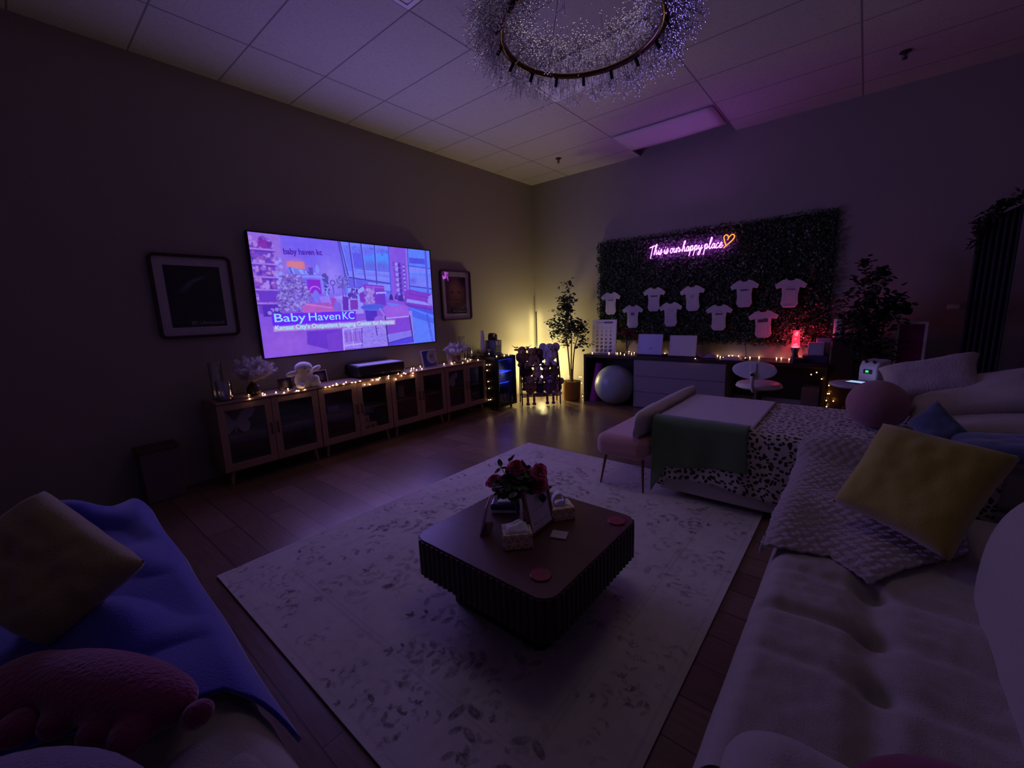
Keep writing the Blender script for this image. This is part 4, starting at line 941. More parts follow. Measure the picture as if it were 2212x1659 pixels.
o = MB().box(-.10, .10, -.07, .07, 0, .018).box(-.09, .09, -.06, .06, .018, .03).build('white_tray', M('tray_white', (.6, .52, .58), .4), None, bevel=.003); o.location = (3.35, -.36, DT); tag(o, 'flat pale tray near the front edge of the desk', 'tray')
t = thing('dark_wand', 'thin dark upright rod in a small holder behind the pale tray', 'rod', (3.50, -.28, DT))
MB().lathe([(.02, 0), (.02, .012), (.006, .018)], n=14).build('holder', m_black, t); MB().cyl((0, 0, .012), (-.02, 0, .19), .004).ball((-.02, 0, .195), .009, 8, 6).build('rod', M('dark_wood_rod', (.06, .02, .05), .5), t)
# lava lamp
t = thing('lava_lamp', 'glowing red lava lamp on a dark base at the right of the desk', 'lamp', (4.00, -.24, DT))
MB().lathe([(.048, 0), (.05, .01), (.028, .085), (.045, .155), (.043, .16)], n=24).build('base', M('dark_chrome', (.10, .08, .09), .25, .8), t)
g = MB().lathe([(.042, .158), (.045, .165), (.030, .36), (.026, .365)], n=24, caps=False).build('glass_globe', None, t)
m, nt, b_, o_ = nodes('lava_fluid')
e = N(nt, 'ShaderNodeEmission'); e.inputs[0].default_value = (1, .02, .06, 1); e.inputs[1].default_value = LAVA
tr = N(nt, 'ShaderNodeBsdfTransparent'); ad = N(nt, 'ShaderNodeMixShader'); ad.inputs[0].default_value = .45
nt.links.new(tr.outputs[0], ad.inputs[1]); nt.links.new(e.outputs[0], ad.inputs[2]); nt.links.new(ad.outputs[0], o_.inputs[0]); nt.nodes.remove(b_)
g.data.materials.clear(); g.data.materials.append(m)
mw = emis('lava_wax', (1, .10, .14), LAVA*1.6)
b = MB(); b.ball((0, 0, .172), (.038, .038, .013), 16, 8); b.ball((.006, 0, .20), (.014, .014, .011)); b.ball((-.014, -.01, .196), (.011, .011, .010)); b.ball((.0, -.004, .315), (.018, .018, .02)); b.ball((.006, 0, .335), .014); b.ball((-.006, .0, .262), (.008, .008, .01))
b.build('wax', mw, t)
MB().lathe([(.026, .365), (.027, .37), (.016, .41), (.004, .415)], n=20).build('cap', M('dark_chrome2', (.10, .08, .09), .25, .8), t)
o = MB().box(-.055, .055, -.05, .05, 0, .055).build('small_black_box', m_black, None, bevel=.004); o.location = (4.06, -.36, DT); tag(o, 'small black box in front of the lava lamp', 'box')
o = MB().box(-.12, .12, -.09, .09, 0, .085).build('purple_box', M('purple_box', (.06, .035, .10), .5), None, bevel=.006); o.location = (4.205, -.26, DT); tag(o, 'dark purple box under the white cartons at the end of the desk', 'box')
for k, (x, z, w, h, lb) in enumerate(((4.20, .085, .075, .145, 'white carton on the purple box, the nearer of two'), (4.26, .085, .065, .185, 'taller white carton standing behind the nearer one'))):
    t = thing('white_carton', lb, 'box', (x, -.28+.09*k, DT+z), .1, group='white cartons at the end of the desk')
    MB().box(-w, w, -.04, .04, 0, h).build('carton', M('carton_white_%d' % k, (.6, .52, .6) if not k else (.40, .35, .62), .5), t, bevel=.003)
    MB().box(-w*.8, w*.8, -.0415, -.040, h*.1, h*.8).build('front_label', M('carton_label_%d' % k, (.66, .58, .66), .4), t)
t = thing('side_cabinet', 'narrow black cabinet between the desk and the dark tree', 'cabinet', (4.45, -.22, 0))
MB().box(-.11, .11, -.18, .18, 0, 1.04).build('cabinet_body', m_desk, t, bevel=.004)
MB().box(-.10, .10, -.192, -.18, .02, 1.02).build('door', m_desk, t, bevel=.003)
t = thing('white_canister', 'white cylindrical canister with dark marks on the narrow black cabinet', 'canister', (4.395, -.30, 1.04))
MB().lathe([(.050, 0), (.052, .004), (.052, .20), (.050, .204)], n=28).build('canister', M('canister_white', (.55, .45, .50), .4), t)
mb = MB(); rr = random.Random(8)
for k in range(16):
    a = -PI/2-.6+.9*rr.random(); z = .03+.15*rr.random(); mb.add([(.0527*math.cos(a+i*.1), .0527*math.sin(a+i*.1), z+j*.014) for j in (0, 1) for i in (0, 1)], [(0, 1, 3, 2)])
mb.build('dark_marks', m_blackm, t)
MB().lathe([(.053, .204), (.053, .212), (.01, .214)], n=28).build('lid', m_black, t)
D2 = sorted(DESK, key=lambda p: p[0]); D2 = [(max(x, 1.29), y, max(z, .758)) for x, y, z in D2]
strand('string_lights', 'warm fairy lights strewn across the top of the long desk', D2, wires(D2), m_bulb)
D3 = [(x, DY-.012 if x < 4.33 else -.47, z) for x, y, z in DESKR]
strand('string_lights', 'warm fairy lights hanging off the right end of the desk', D3, wires(D3), emis('amber_bulb', (1, .42, .08), BULB))

# ---------------------------------------------------------------- hedge panel, shirts, neon
t = thing('hedge_panel', 'large artificial boxwood hedge panel covering the wall above the desk', 'hedge panel', (2.80, 0, 1.69))
gx, gz = 1.48, .745
MB().box(-gx, gx, -.022, -.002, -gz, gz).build('backing_panel', M('hedge_backing', (.012, .02, .010), .8), t)
nl = 17000
x = RNG.uniform(-gx-.02, gx+.02, nl); z = RNG.uniform(-gz-.025, gz+.025, nl)
lob = .02*np.sin(x*9+z*5)+.015*np.sin(x*23-z*17)+.01*np.sin(z*31)
y = -.030-RNG.random(nl)*.035-np.maximum(lob, -.01)*.5
c = np.stack([x, y, z], 1)
d = RNG.normal(size=(nl, 3)); d[:, 1] = -np.abs(d[:, 1])*.7-.1; d /= np.linalg.norm(d, axis=1, keepdims=True)
s_ = np.cross(d, RNG.normal(size=(nl, 3))); s_ /= np.linalg.norm(s_, axis=1, keepdims=True); k_ = np.cross(d, s_)
l = RNG.uniform(.024, .044, nl)[:, None]; w = l*.36
V = np.stack([c, c+d*l*.5+s_*w, c+d*l, c+d*l*.5-s_*w, c+d*l*.5+k_*l*.10], 1).reshape(-1, 3)
F = (np.arange(nl)[:, None, None]*5+np.array([[0, 1, 4], [1, 2, 4], [2, 3, 4], [3, 0, 4]])[None]).reshape(-1, 3)
me = bpy.data.meshes.new('foliage'); me.vertices.add(len(V)); me.vertices.foreach_set('co', V.astype(np.float32).ravel())
me.loops.add(F.size); me.loops.foreach_set('vertex_index', F.astype(np.int32).ravel()); me.polygons.add(len(F)); me.polygons.foreach_set('loop_start', np.arange(0, F.size, 3, dtype=np.int32))
me.update(calc_edges=True); me.materials.append(M('boxwood_leaf', (.10, .145, .085), .38, var=(30, .6)))
o = bpy.data.objects.new('foliage', me); COL.objects.link(o); o.parent = t

def onesie_proto():
    t = thing('baby_bodysuit', 'x', 'bodysuit')
    L = [(0, .115), (.035, .118), (.045, .16), (.085, .145), (.162, .085), (.135, .035), (.085, .055), (.078, -.02), (.080, -.09), (.095, -.12), (.06, -.17), (.04, -.178)]
    L = [(.0, .138), (.03, .142), (.045, .160), (.09, .145), (.165, .092), (.145, .045), (.092, .058), (.082, -.02), (.086, -.10), (.092, -.125), (.065, -.168), (.05, -.175)]
    O = L+[(-a, b) for a, b in reversed(L) if a > 0]
    mb = MB().prism(O, lambda a, b, d: (a, d, b), -.010, .0)
    mb.build('cloth_body', M('white_cotton', (.62, .56, .60), .9, bump=(60, .5)), t, bevel=.004)
    cr = MB()
    for a0 in (-.055, .06): cr.tube([(a0, -.0085, .0), (a0+.004, -.0095, -.06), (a0*.9, -.0085, -.12)], .0030, 6)
    cr.build('creases', M('white_cotton_fold', (.60, .54, .58), .9), t)
    MB().tube([(-.045, -.004, .158), (-.03, -.009, .138), (0, -.011, .132), (.03, -.009, .138), (.045, -.004, .158)], .0035, 6).build('collar', M('cotton_rib', (.5, .44, .5), .9), t)
    MB().tube([(-.09, -.004, -.122), (-.06, -.010, -.15), (0, -.011, -.158), (.06, -.010, -.15), (.09, -.004, -.122)], .003, 6).build('leg_hem', M('cotton_rib', (.5, .44, .5), .9), t)
    MB().tube([(-.05, .004, .150), (0, .006, .168), (.05, .004, .150)], .004, 6).cyl((0, .006, .168), (0, .02, .19), .0015).build('hanger', m_blackm, t)
    return t
sp = [(1.555, 1.525, 'leftmost in the upper row', 'arc'), (2.235, 1.555, 'second in the upper row', 'line'), (2.77, 1.545, 'third in the upper row, below the neon', 'drop'), (3.40, 1.575, 'fourth in the upper row, with a dark line of print', 'bar'), (3.89, 1.555, 'rightmost in the upper row', 'script'),
      (1.915, 1.315, 'leftmost in the lower row, above the magenta flowers', 'crown'), (2.48, 1.335, 'second in the lower row', 'tri'), (3.115, 1.28, 'third in the lower row, with an arch of print', 'arch'), (3.63, 1.19, 'rightmost in the lower row, tinted red by the lava lamp', 'block')]
pro = onesie_proto(); m_pr = M('print_ink', (.10, .07, .12), .8); m_pr2 = M('print_faint', (.33, .26, .36), .8)
rr = random.Random(6)
suits = [pro]+[copy_tree(pro) for _ in sp[1:]]
for i, (x, z, wh_, kd) in enumerate(sp):
    t = suits[i]
    t.location = (x, -.104, z); t.rotation_euler = (0, math.radians([0, 1, -4, -2, 1, 0, -2, 0, -3][i]), 0); t.scale = (1.0, 1, 1.02)
    tag(t, 'white bodysuit on the hedge, '+wh_, 'bodysuit', 'baby bodysuits on the hedge panel')
    PRN = []
    mb = MB(); dark = kd in ('bar', 'arch', 'line', 'crown', 'block')
    def strip(x0, x1, z0, z1): mb.box(x0, x1, -.0128, -.0108, z0, z1)
    if kd in ('bar', 'line', 'arch', 'script', 'arc'):
        q = -.045
        while q < .045:
            w_ = rr.uniform(.004, .010); strip(q, q+w_, .03-rr.uniform(0, .004), .04+rr.uniform(0, .006)); q += w_+.002
        strip(-.045, .045, .033, .036)
    if kd in ('arch', 'arc', 'tri'):
        mb.tube([(.035*math.cos(PI*k/10), -.011, .05+.03*math.sin(PI*k/10)) for k in range(11)], .0016, 4)
    if kd == 'tri': mb.tube([(-.02, -.011, .03), (0, -.011, .06), (.02, -.011, .03)], .0018, 4, closed=True)
    if kd == 'crown':
        for q in (-.02, .0, .02): mb.box(q-.007, q+.007, -.0128, -.0108, .02, .05); 
        strip(-.028, .028, .01, .02)
    if kd == 'drop':
        for q in range(9): strip(-.02+.01*(q % 4), -.012+.01*(q % 4), .0+.012*(q//3), .008+.012*(q//3))
    if kd == 'block':
        strip(-.055, .015, .015, .05); mb.box(.02, .05, -.0128, -.0108, .015, .055); strip(-.0, .05, .05, .056)
    mb.build('chest_print', m_pr if dark else m_pr2, t)

# neon script, drawn stroke by stroke; em height 1, baseline 0, x advance
GL = {
 'T': (.62, [[(.0, .78), (.25, .84), (.55, .9), (.8, .92)], [(.42, .95), (.38, .6), (.32, .1), (.26, -.35)]]),
 'h': (.50, [[(.05, .1), (.22, .55), (.34, 1.0), (.24, 1.02), (.14, .6), (.08, .0), (.16, .35), (.30, .48), (.32, .25), (.34, .05), (.44, .04), (.52, .16)]]),
 'i': (.26, [[(.02, .16), (.12, .42), (.10, .12), (.18, .02), (.28, .16)], [(.18, .62), (.20, .66)]]),
 's': (.36, [[(.0, .14), (.18, .40), (.24, .5), (.28, .25), (.20, .02), (.05, -.03), (.10, .06), (.36, .22)]]),
 'o': (.44, [[(.26, .45), (.10, .40), (.06, .12), (.20, .0), (.34, .16), (.30, .42), (.24, .46), (.34, .36), (.46, .36)]]),
 'u': (.44, [[(.0, .36), (.08, .44), (.08, .12), (.18, .02), (.30, .18), (.34, .45), (.32, .10), (.40, .02), (.48, .2)]]),
 'r': (.40, [[(.0, .2), (.10, .48), (.16, .50), (.18, .40), (.30, .38), (.24, .10), (.32, .03), (.46, .22), (.56, .2)]]),
 'a': (.46, [[(.34, .42), (.18, .46), (.05, .22), (.12, .02), (.26, .12), (.36, .44), (.32, .10), (.40, .02), (.50, .18)]]),
 'p': (.50, [[(.02, .2), (.14, .50), (.10, .0), (.02, -.50)], [(.12, .30), (.26, .50), (.36, .36), (.28, .08), (.14, .08), (.30, .04), (.52, .22)]]),
 'y': (.50, [[(.02, .3), (.10, .45), (.10, .16), (.20, .06), (.34, .25), (.40, .46), (.34, .0), (.24, -.40), (.08, -.44), (.10, -.25), (.30, -.02), (.52, .2)]]),
 'l': (.34, [[(.02, .16), (.20, .55), (.30, .98), (.20, 1.02), (.10, .5), (.12, .08), (.22, .02), (.38, .2)]]),
 'c': (.40, [[(.34, .40), (.22, .48), (.07, .28), (.08, .06), (.22, .0), (.42, .18)]]),
 'e': (.40, [[(.02, .14), (.24, .26), (.28, .42), (.18, .48), (.07, .26), (.10, .04), (.24, .0), (.44, .2)]]),
}
def smooth_path(P, k=5):
    P = [Vector((a, b)) for a, b in P]; R = []
    for i in range(len(P)-1):
        p0, p1, p2, p3 = P[max(i-1, 0)], P[i], P[i+1], P[min(i+2, len(P)-1)]
        for j in range(k):
            u = j/k; R.append(.5*((2*p1)+(-p0+p2)*u+(2*p0-5*p1+4*p2-p3)*u*u+(-p0+3*p1-3*p2+p3)*u**3))
    return R+[P[-1]]
t = thing('neon_sign', 'purple script neon sign reading This is our happy place with an orange heart', 'neon sign', (2.15, -.120, 2.165))
m_neon = emis('neon_violet', (.66, .085, 1.0), NEON*.75); m_neonh = emis('neon_orange', (1, .20, .03), 2.6)
adv = 0; k = .135; word = MB(); words = []
for ch in 'This is our happy place':
    if ch == ' ': adv += .18; words.append(word); word = MB(); continue
    wd, strokes = GL[ch]
    for st in strokes:
        word.tube([((adv+q.x+.12*q.y)*k, 0, q.y*k*.98) for q in smooth_path(st)], .0052, 6)
    adv += wd
words.append(word)
NW = adv*k; sc = .97/NW
for w_ in words:
    w_.v = [(x*sc, y, z) for x, y, z in w_.v]
    w_.build('neon_word', m_neon, t)
HP = [(.10, -.06), (.16, .02), (.12, .12), (.03, .30), (-.02, .55), (.10, .70), (.26, .60), (.30, .42), (.36, .60), (.50, .72), (.66, .62), (.62, .42), (.42, .20), (.16, .0), (.02, -.14)]
HP = [(-.02, -.18), (.14, -.04), (.36, .14), (.58, .34), (.68, .56), (.58, .70), (.44, .66), (.30, .50), (.24, .36), (.28, .52), (.22, .68), (.08, .72), (-.02, .58), (.02, .36), (.10, .10), (.14, -.06)]
MB().tube([(.985+q.x*.175, 0, q.y*.175+.02) for q in smooth_path(HP)], .0065, 6).build('neon_heart', m_neonh, t)
for x in (.02, .30, .62, .94): MB().cyl((x, .004, .03), (x, .09, .03), .003).build('standoff', m_metal, t)
# ---------------------------------------------------------------- rug
def rug_image():
    w, h, px = 2.33, 2.96, .0055
    nx, ny = int(w/px), int(h/px)
    base = smoothnoise(nx, ny, 60, 1)*.5+smoothnoise(nx, ny, 14, 2)*.5
    im = np.ones((ny, nx, 3))*np.array((.64, .585, .53))*(.90+.2*base[..., None])
    pat = smoothnoise(nx, ny, 9, 3); pat2 = smoothnoise(nx, ny, 150, 7)
    rr = random.Random(21); dark = np.array((.13, .105, .10)); mid = np.array((.26, .22, .20))
    def leaf(x, y, L, W, a, col, al):
        R = L*.62; x0, x1 = int((x-R)/px), int((x+R)/px)+2; y0, y1 = int((y-R)/px), int((y+R)/px)+2
        x0, y0 = max(x0, 0), max(y0, 0); x1, y1 = min(x1, nx), min(y1, ny)
        if x1 <= x0 or y1 <= y0: return
        Y, X = np.mgrid[y0:y1, x0:x1]; X = (X+.5)*px-x; Y = (Y+.5)*px-y
        u = (X*math.cos(a)+Y*math.sin(a))/(L/2); v = (-X*math.sin(a)+Y*math.cos(a))/(W/2)
        m = np.clip((1-np.abs(u)**1.8-v*v)*2.5, 0, 1)*al*(.45+.75*pat2[y0:y1, x0:x1])
        m *= np.where(np.abs(v) < .12, .7, 1)
        im[y0:y1, x0:x1] = im[y0:y1, x0:x1]*(1-m[..., None])+col*m[..., None]
    def sprig(x, y, a, n, L, col, al):
        for k in range(n):
            s = k/(n-1); px_, py_ = x+math.cos(a)*s*L*2.2, y+math.sin(a)*s*L*2.2; a += rr.uniform(-.12, .12)
            for sg in (-1, 1):
                l = L*(.75-.35*s)*rr.uniform(.8, 1.2); aa = a+sg*(.75+.3*rr.random())
                leaf(px_+math.cos(aa)*l*.5, py_+math.sin(aa)*l*.5, l, l*.42, aa, col, al*rr.uniform(.6, 1))
        leaf(px_+math.cos(a)*L*.2, py_+math.sin(a)*L*.2, L*.6, L*.22, a, col, al)
        t = np.linspace(0, 1, 40)
    for k in range(125):
        x, y = rr.uniform(.3, w-.3), rr.uniform(.3, h-.3); al = .25+.75*rr.random()**1.3
        sprig(x, y, rr.random()*2*PI, rr.choice([3, 4, 4, 5]), rr.uniform(.065, .12), dark if rr.random() < .5 else mid, al)
    for k in range(150):
        s = rr.random()*2*(w+h)
        if s < w: x, y = s, rr.uniform(.06, .24)
        elif s < 2*w: x, y = s-w, h-rr.uniform(.06, .24)
        elif s < 2*w+h: x, y = rr.uniform(.06, .24), s-2*w
        else: x, y = w-rr.uniform(.06, .24), s-2*w-h
        sprig(x, y, rr.random()*2*PI, 3, rr.uniform(.035, .07), dark if rr.random() < .6 else mid, .3+.6*rr.random())
    for k in range(500):
        x, y = rr.uniform(.02, w-.02), rr.uniform(.02, h-.02); L = rr.uniform(.02, .06); leaf(x, y, L, L*.5, rr.random()*PI, mid, .35*rr.random())
    Y, X = np.mgrid[0:ny, 0:nx]; e = np.minimum(np.minimum(X, nx-1-X), np.minimum(Y, ny-1-Y))*px
    for c, wd in ((.29, .006), (.315, .004), (.03, .004)): m = np.exp(-((e-c)/wd)**2)*.22*(.5+pat); im = im*(1-m[..., None])+mid*m[..., None]
    return im, w, h
im, rw, rh = rug_image()
RX, RY = 1.843, -5.612
t = thing('area_rug', 'large cream rug with faded dark leaf sprigs under the coffee table', 'rug', (RX, RY, 0))
MB().box(0, rw, 0, rh, .0005, .0095).build('rug_base', M('rug_edge', (.42, .38, .34), .95), t, bevel=.003)
raster('rug_pile', im, lambda u, v: np.stack([rw*u, rh*(1-v), np.full_like(u, .0105)], 1), vcol('rug_wool', .95, spec=.15, bump=(350, .5)), t)

# ---------------------------------------------------------------- coffee table
m_tab = M('dark_cocoa_wood', (.10, .040, .034), .36, var=(5, .25), stretch=(1, 8, 8), spec=.6)
m_flute = M('dark_cocoa_fluting', (.022, .009, .007), .45, spec=.4)
t = thing('coffee_table', 'low square dark brown coffee table with fluted sides on a recessed base', 'coffee table', (3.377, -4.637, 0))
def flute_outline(hw, r, pitch, dep):
    P = rrect(2*hw, 2*hw, r, 10); P.append(P[0]); d = [0]
    for i in range(len(P)-1): d.append(d[-1]+math.dist(P[i], P[i+1]))
    n = round(d[-1]/pitch); O = []
    for k in range(n*6):
        s = d[-1]*k/(n*6); i = max(j for j in range(len(P)-1) if d[j] <= s+1e-9); f = (s-d[i])/(d[i+1]-d[i]+1e-12)
        x, y = P[i][0]+(P[i+1][0]-P[i][0])*f, P[i][1]+(P[i+1][1]-P[i][1])*f
        tx, ty = P[i+1][0]-P[i][0], P[i+1][1]-P[i][1]; L = math.hypot(tx, ty); ph = (k % 6)/6
        o_ = dep*math.sin(PI*ph)**.6; O.append((x+ty/L*o_, y-tx/L*o_))
    return O
O = flute_outline(.404, .075, .0345, .010)
MB().prism(O, lambda a, b, d: (a, b, d), .19, .374).build('fluted_skirt', m_flute, t, smooth=35)
MB().prism(rrect(.808, .808, .075, 8), lambda a, b, d: (a, b, d), .372, .380).build('tabletop', m_tab, t, bevel=.002)
MB().prism(flute_outline(.28, .04, .0345, .006), lambda a, b, d: (a, b, d), .011, .192).build('recessed_base', m_flute, t, smooth=35)

TZ = .380
# bouquet
t = thing('rose_vase', 'glass vase of deep red roses with dark leaves on the coffee table', 'vase', (3.325, -4.62, TZ))
MB().lathe([(.002, 0), (.036, 0), (.037, .018), (.030, .028), (.033, .10), (.042, .15), (.039, .15), (.030, .10), (.026, .03), (.002, .028)], n=24, caps=False).build('glass_vase', glassy('vase_glass', (.85, .85, .88), .3), t)
rr = random.Random(5); st = MB(); lf = MB()
m_rose = M('rose_petals', (.62, .025, .13), .7, sheen=.3); m_rl = M('rose_leaf', (.05, .085, .05), .45)
def rose(c, r, ax):
    mb = MB(); ax = Vector(ax).normalized(); u = ax.orthogonal().normalized(); w = ax.cross(u); c = Vector(c)
    for k in range(24):
        a0 = k*2.4; q = .12+.88*(k/23)**.8; op = .25+.95*q
        def fn(s, v, a0=a0, q=q, op=op):
            a = a0+(s-.5)*1.5; rad = r*q*(.35+.65*v**.8*op/1.1); hgt = r*(.95*v-(.55*q*q)*v*v*1.5)+r*.04*math.sin(7*s+k)
            hgt += -r*.15*(abs(s-.5)*2)**2*v
            return c+(u*math.cos(a)+w*math.sin(a))*rad+ax*hgt
        mb.grid(fn, 5, 4)
    o = mb.build('rose_bloom', m_rose, t, smooth=180); return o
def L2(v): return Vector((v[0]-3.325, v[1]+4.62, v[2]-TZ))
for p_, r_ in (((3.165, -4.64, .565), .052), ((3.415, -4.60, .60), .052), ((3.30, -4.62, .670), .050), ((3.425, -4.60, .665), .044), ((3.20, -4.52, .60), .036), ((3.36, -4.50, .64), .036)):
    q = L2(p_); st.tube([(0, 0, .02), q*.5+Vector((0, 0, .03)), q], .003, 5); rose(q, r_, (q.x*.9+.15, q.y*.9-.25, .55))
for k in range(170):
    a = rr.random()*2*PI; e = rr.random()**.6
    p_ = Vector((.125*e*math.cos(a), .11*e*math.sin(a), .175+.125*rr.random()*(1.1-e*.6)))
    leafset(lf, p_, 1, .060*rr.uniform(.7, 1.2), .042, .15, rr)
for p_ in ((-.13, 0, .27), (-.10, .03, .30), (-.07, -.03, .29)):
    st.tube([(0, 0, .1), p_], .002, 4); [leafset(lf, p_, 1, .05, .028, -.3, rr) for _ in range(3)]
st.build('stems', m_rl, t); lf.build('leaves', m_rl, t, smooth=0)
# photo frame
t = thing('tabletop_frame', 'small gold-brown frame holding a printed white card on the coffee table', 'photo frame', (3.458, -4.615, TZ), math.radians(2))
T0 = Matrix.Rotation(-.20, 4, 'Y'); fm = M('bronze_frame', (.22, .12, .06), .28, .7)
W_, H_ = .105, .235
mb = MB()
for a in ((-W_, -W_+.016, 0, H_), (W_-.016, W_, 0, H_), (-W_+.016, W_-.016, 0, .016), (-W_+.016, W_-.016, H_-.016, H_)): mb.box(-.014, .004, *a, T0)
mb.build('frame', fm, t, bevel=.002)
MB().box(-.010, -.004, -W_+.014, W_-.014, .014, H_-.014, T0).build('printed_card', M('card_paper', (.85, .82, .86), .6), t)
mb = MB()
for a, b, z in ((-.045, .045, .198), (-.03, .03, .188)): mb.box(-.004, -.0034, a, b, z, z+.004, T0)
mb.build('card_heading', M('card_ink', (.12, .10, .12), .7), t)
mb = MB()
for (y, z, s_) in ((-.032, .115, .022), (.032, .115, .022), (-.045, .05, .016), (.0, .05, .016), (.045, .05, .016)): mb.box(-.004, -.0036, y-s_, y+s_, z-.001-s_*.0, z+.002, T0)
mb.build('card_caption_lines', M('card_grey', (.3, .27, .3), .7), t)
MB().box(-.003, 0, -.02, .02, 0, .19, Matrix.Translation((-.10, 0, 0)) @ Matrix.Rotation(.30, 4, 'Y')).build('easel_leg', m_blackm, t)
# tissue boxes
def tri_mat():
    m, nt, b, o = nodes('gold_triangle_print'); b.inputs['Roughness'].default_value = .5
    tc = N(nt, 'ShaderNodeTexCoord'); sp = N(nt, 'ShaderNodeSeparateXYZ'); nt.links.new(tc.outputs['Object'], sp.inputs[0])
    def mth(op, a, b_=None, c=None):
        n = N(nt, 'ShaderNodeMath', operation=op)
        for i, q in enumerate((a, b_, c)):
            if q is None: continue
            if isinstance(q, (int, float)): n.inputs[i].default_value = q
            else: nt.links.new(q, n.inputs[i])
        return n.outputs[0]
    xy = mth('ADD', sp.outputs[0], mth('MULTIPLY', sp.outputs[1], 1.0)); z = mth('ADD', sp.outputs[2], mth('MULTIPLY', sp.outputs[1], .5))
    lines = []
    for kx, kz in ((1, .577), (1, -.577), (0, 1.15)):
        v = mth('ADD', mth('MULTIPLY', xy, kx), mth('MULTIPLY', z, kz)); lines.append(mth('LESS_THAN', mth('PINGPONG', v, .02), .0042))
    s_ = mth('MAXIMUM', mth('MAXIMUM', lines[0], lines[1]), lines[2])
    mx = N(nt, 'ShaderNodeMixRGB'); nt.links.new(s_, mx.inputs[0]); mx.inputs[1].default_value = (.62, .42, .16, 1); mx.inputs[2].default_value = (.85, .74, .55, 1)
    nt.links.new(mx.outputs[0], b.inputs['Base Color']); return m
m_tri = tri_mat(); m_tis = M('white_tissue', (.88, .85, .90), .9)
def tissue(loc, rz, w, d, h, label, tall):
    t = thing('tissue_box', label, 'tissue box', loc, rz, 'gold triangle tissue boxes on the coffee table')
    MB().box(-w/2, w/2, -d/2, d/2, 0, h).build('carton', m_tri, t, bevel=.002)
    if not tall:
        def fn(u, v):
            x, y = (u-.5)*w*.80, (v-.5)*d*.78; e = max(0, 1-(2*u-1)**2)**.7*max(0, 1-(2*v-1)**2)**.7
            return (x, y, h+.001+e*(.032+.008*math.sin(8*u+3*v)+.005*math.sin(15*v-6*u)))
        MB().grid(fn, 20, 14).build('tissue', m_tis, t, smooth=180, solid=.001)
    else:
        def fn(u, v):
            a = PI*(-.15+1.25*u); return (.030*math.cos(a)*(1-.0*v)-.01, (v-.5)*.036, h+.018+.045*math.sin(a)+(0 if a > 0 else .01*a))
        MB().grid(fn, 16, 4).build('tissue', m_tis, t, smooth=180, solid=.006)
        MB().grid(lambda u, v: ((u-.5)*.07, (v-.5)*.05, h+.002+.018*math.sin(PI*u)*math.sin(PI*v)), 8, 6).build('tissue', m_tis, t, smooth=180, solid=.001)
tissue((3.425, -4.785, TZ), math.radians(46), .135, .115, .072, 'gold triangle-print tissue box nearest the front of the coffee table', False)
tissue((3.445, -4.445, TZ), math.radians(52), .125, .11, .066, 'gold triangle-print tissue box with a tissue looped up, behind the frame', True)
t = thing('wipes_pack', 'dark blue pack of wipes with a white flip lid on the coffee table', 'wipes', (3.165, -4.555, TZ), math.radians(35))
MB().box(-.085, .085, -.055, .055, .0, .052).build('wipes_body', M('navy_wrap', (.03, .03, .10), .3), t, bevel=.016, bseg=3)
MB().box(-.082, .082, -.057, -.050, .004, .020).build('white_band', m_tis, t, bevel=.002)
MB().box(-.045, .055, -.038, .038, .050, .062).build('flip_lid', M('lid_white', (.7, .66, .72), .35), t, bevel=.010, bseg=3)
t = thing('table_sign', 'slim white upright sign seen edge-on at the left of the coffee table', 'sign', (3.205, -4.79, TZ), math.radians(123))
MB().box(-.07, .07, -.002, .002, 0, .15, Matrix.Rotation(.22, 4, 'X')).build('sign_panel', M('acrylic_white', (.75, .70, .82), .5), t, bevel=.001)
MB().box(-.07, .07, -.045, .002, 0, .003).build('foot', m_glass, t)
o = MB().box(-.040, .040, -.034, .034, 0, .008).build('square_coaster', M('pale_stone', (.55, .48, .46), .5, var=(30, .15)), None, bevel=.003); o.location = (3.55, -4.615, TZ); o.rotation_euler = (0, 0, .35)
tag(o, 'pale square coaster on the coffee table in front of the frame', 'coaster')
for (x, y, lb) in ((3.66, -4.92, 'round pink agate coaster near the front corner of the coffee table'), (3.71, -4.33, 'round pink agate coaster near the right corner of the coffee table')):
    t = thing('round_coaster', lb, 'coaster', (x, y, TZ), x, 'pink coasters on the coffee table')
    rr = random.Random(int(x*100)); P = [(.044*(1+.02*math.sin(3*a_)+.015*math.sin(7*a_+x)), a_) for a_ in [2*PI*k/40 for k in range(40)]]
    MB().prism([(r_*math.cos(a_), r_*math.sin(a_)) for r_, a_ in P], lambda a, b, d: (a, b, d), 0, .007).build('disc', M('pink_agate', (.30, .035, .06), .3, var=(40, .5)), t, bevel=.002)
    mb = MB()
    for q in (.012, .024, .034): mb.tube([(q*math.cos(2*PI*k/28), q*math.sin(2*PI*k/28), .0072) for k in range(28)], .0009, 4, closed=True)
    mb.build('agate_rings', M('pale_ring', (.55, .22, .24), .3), t)

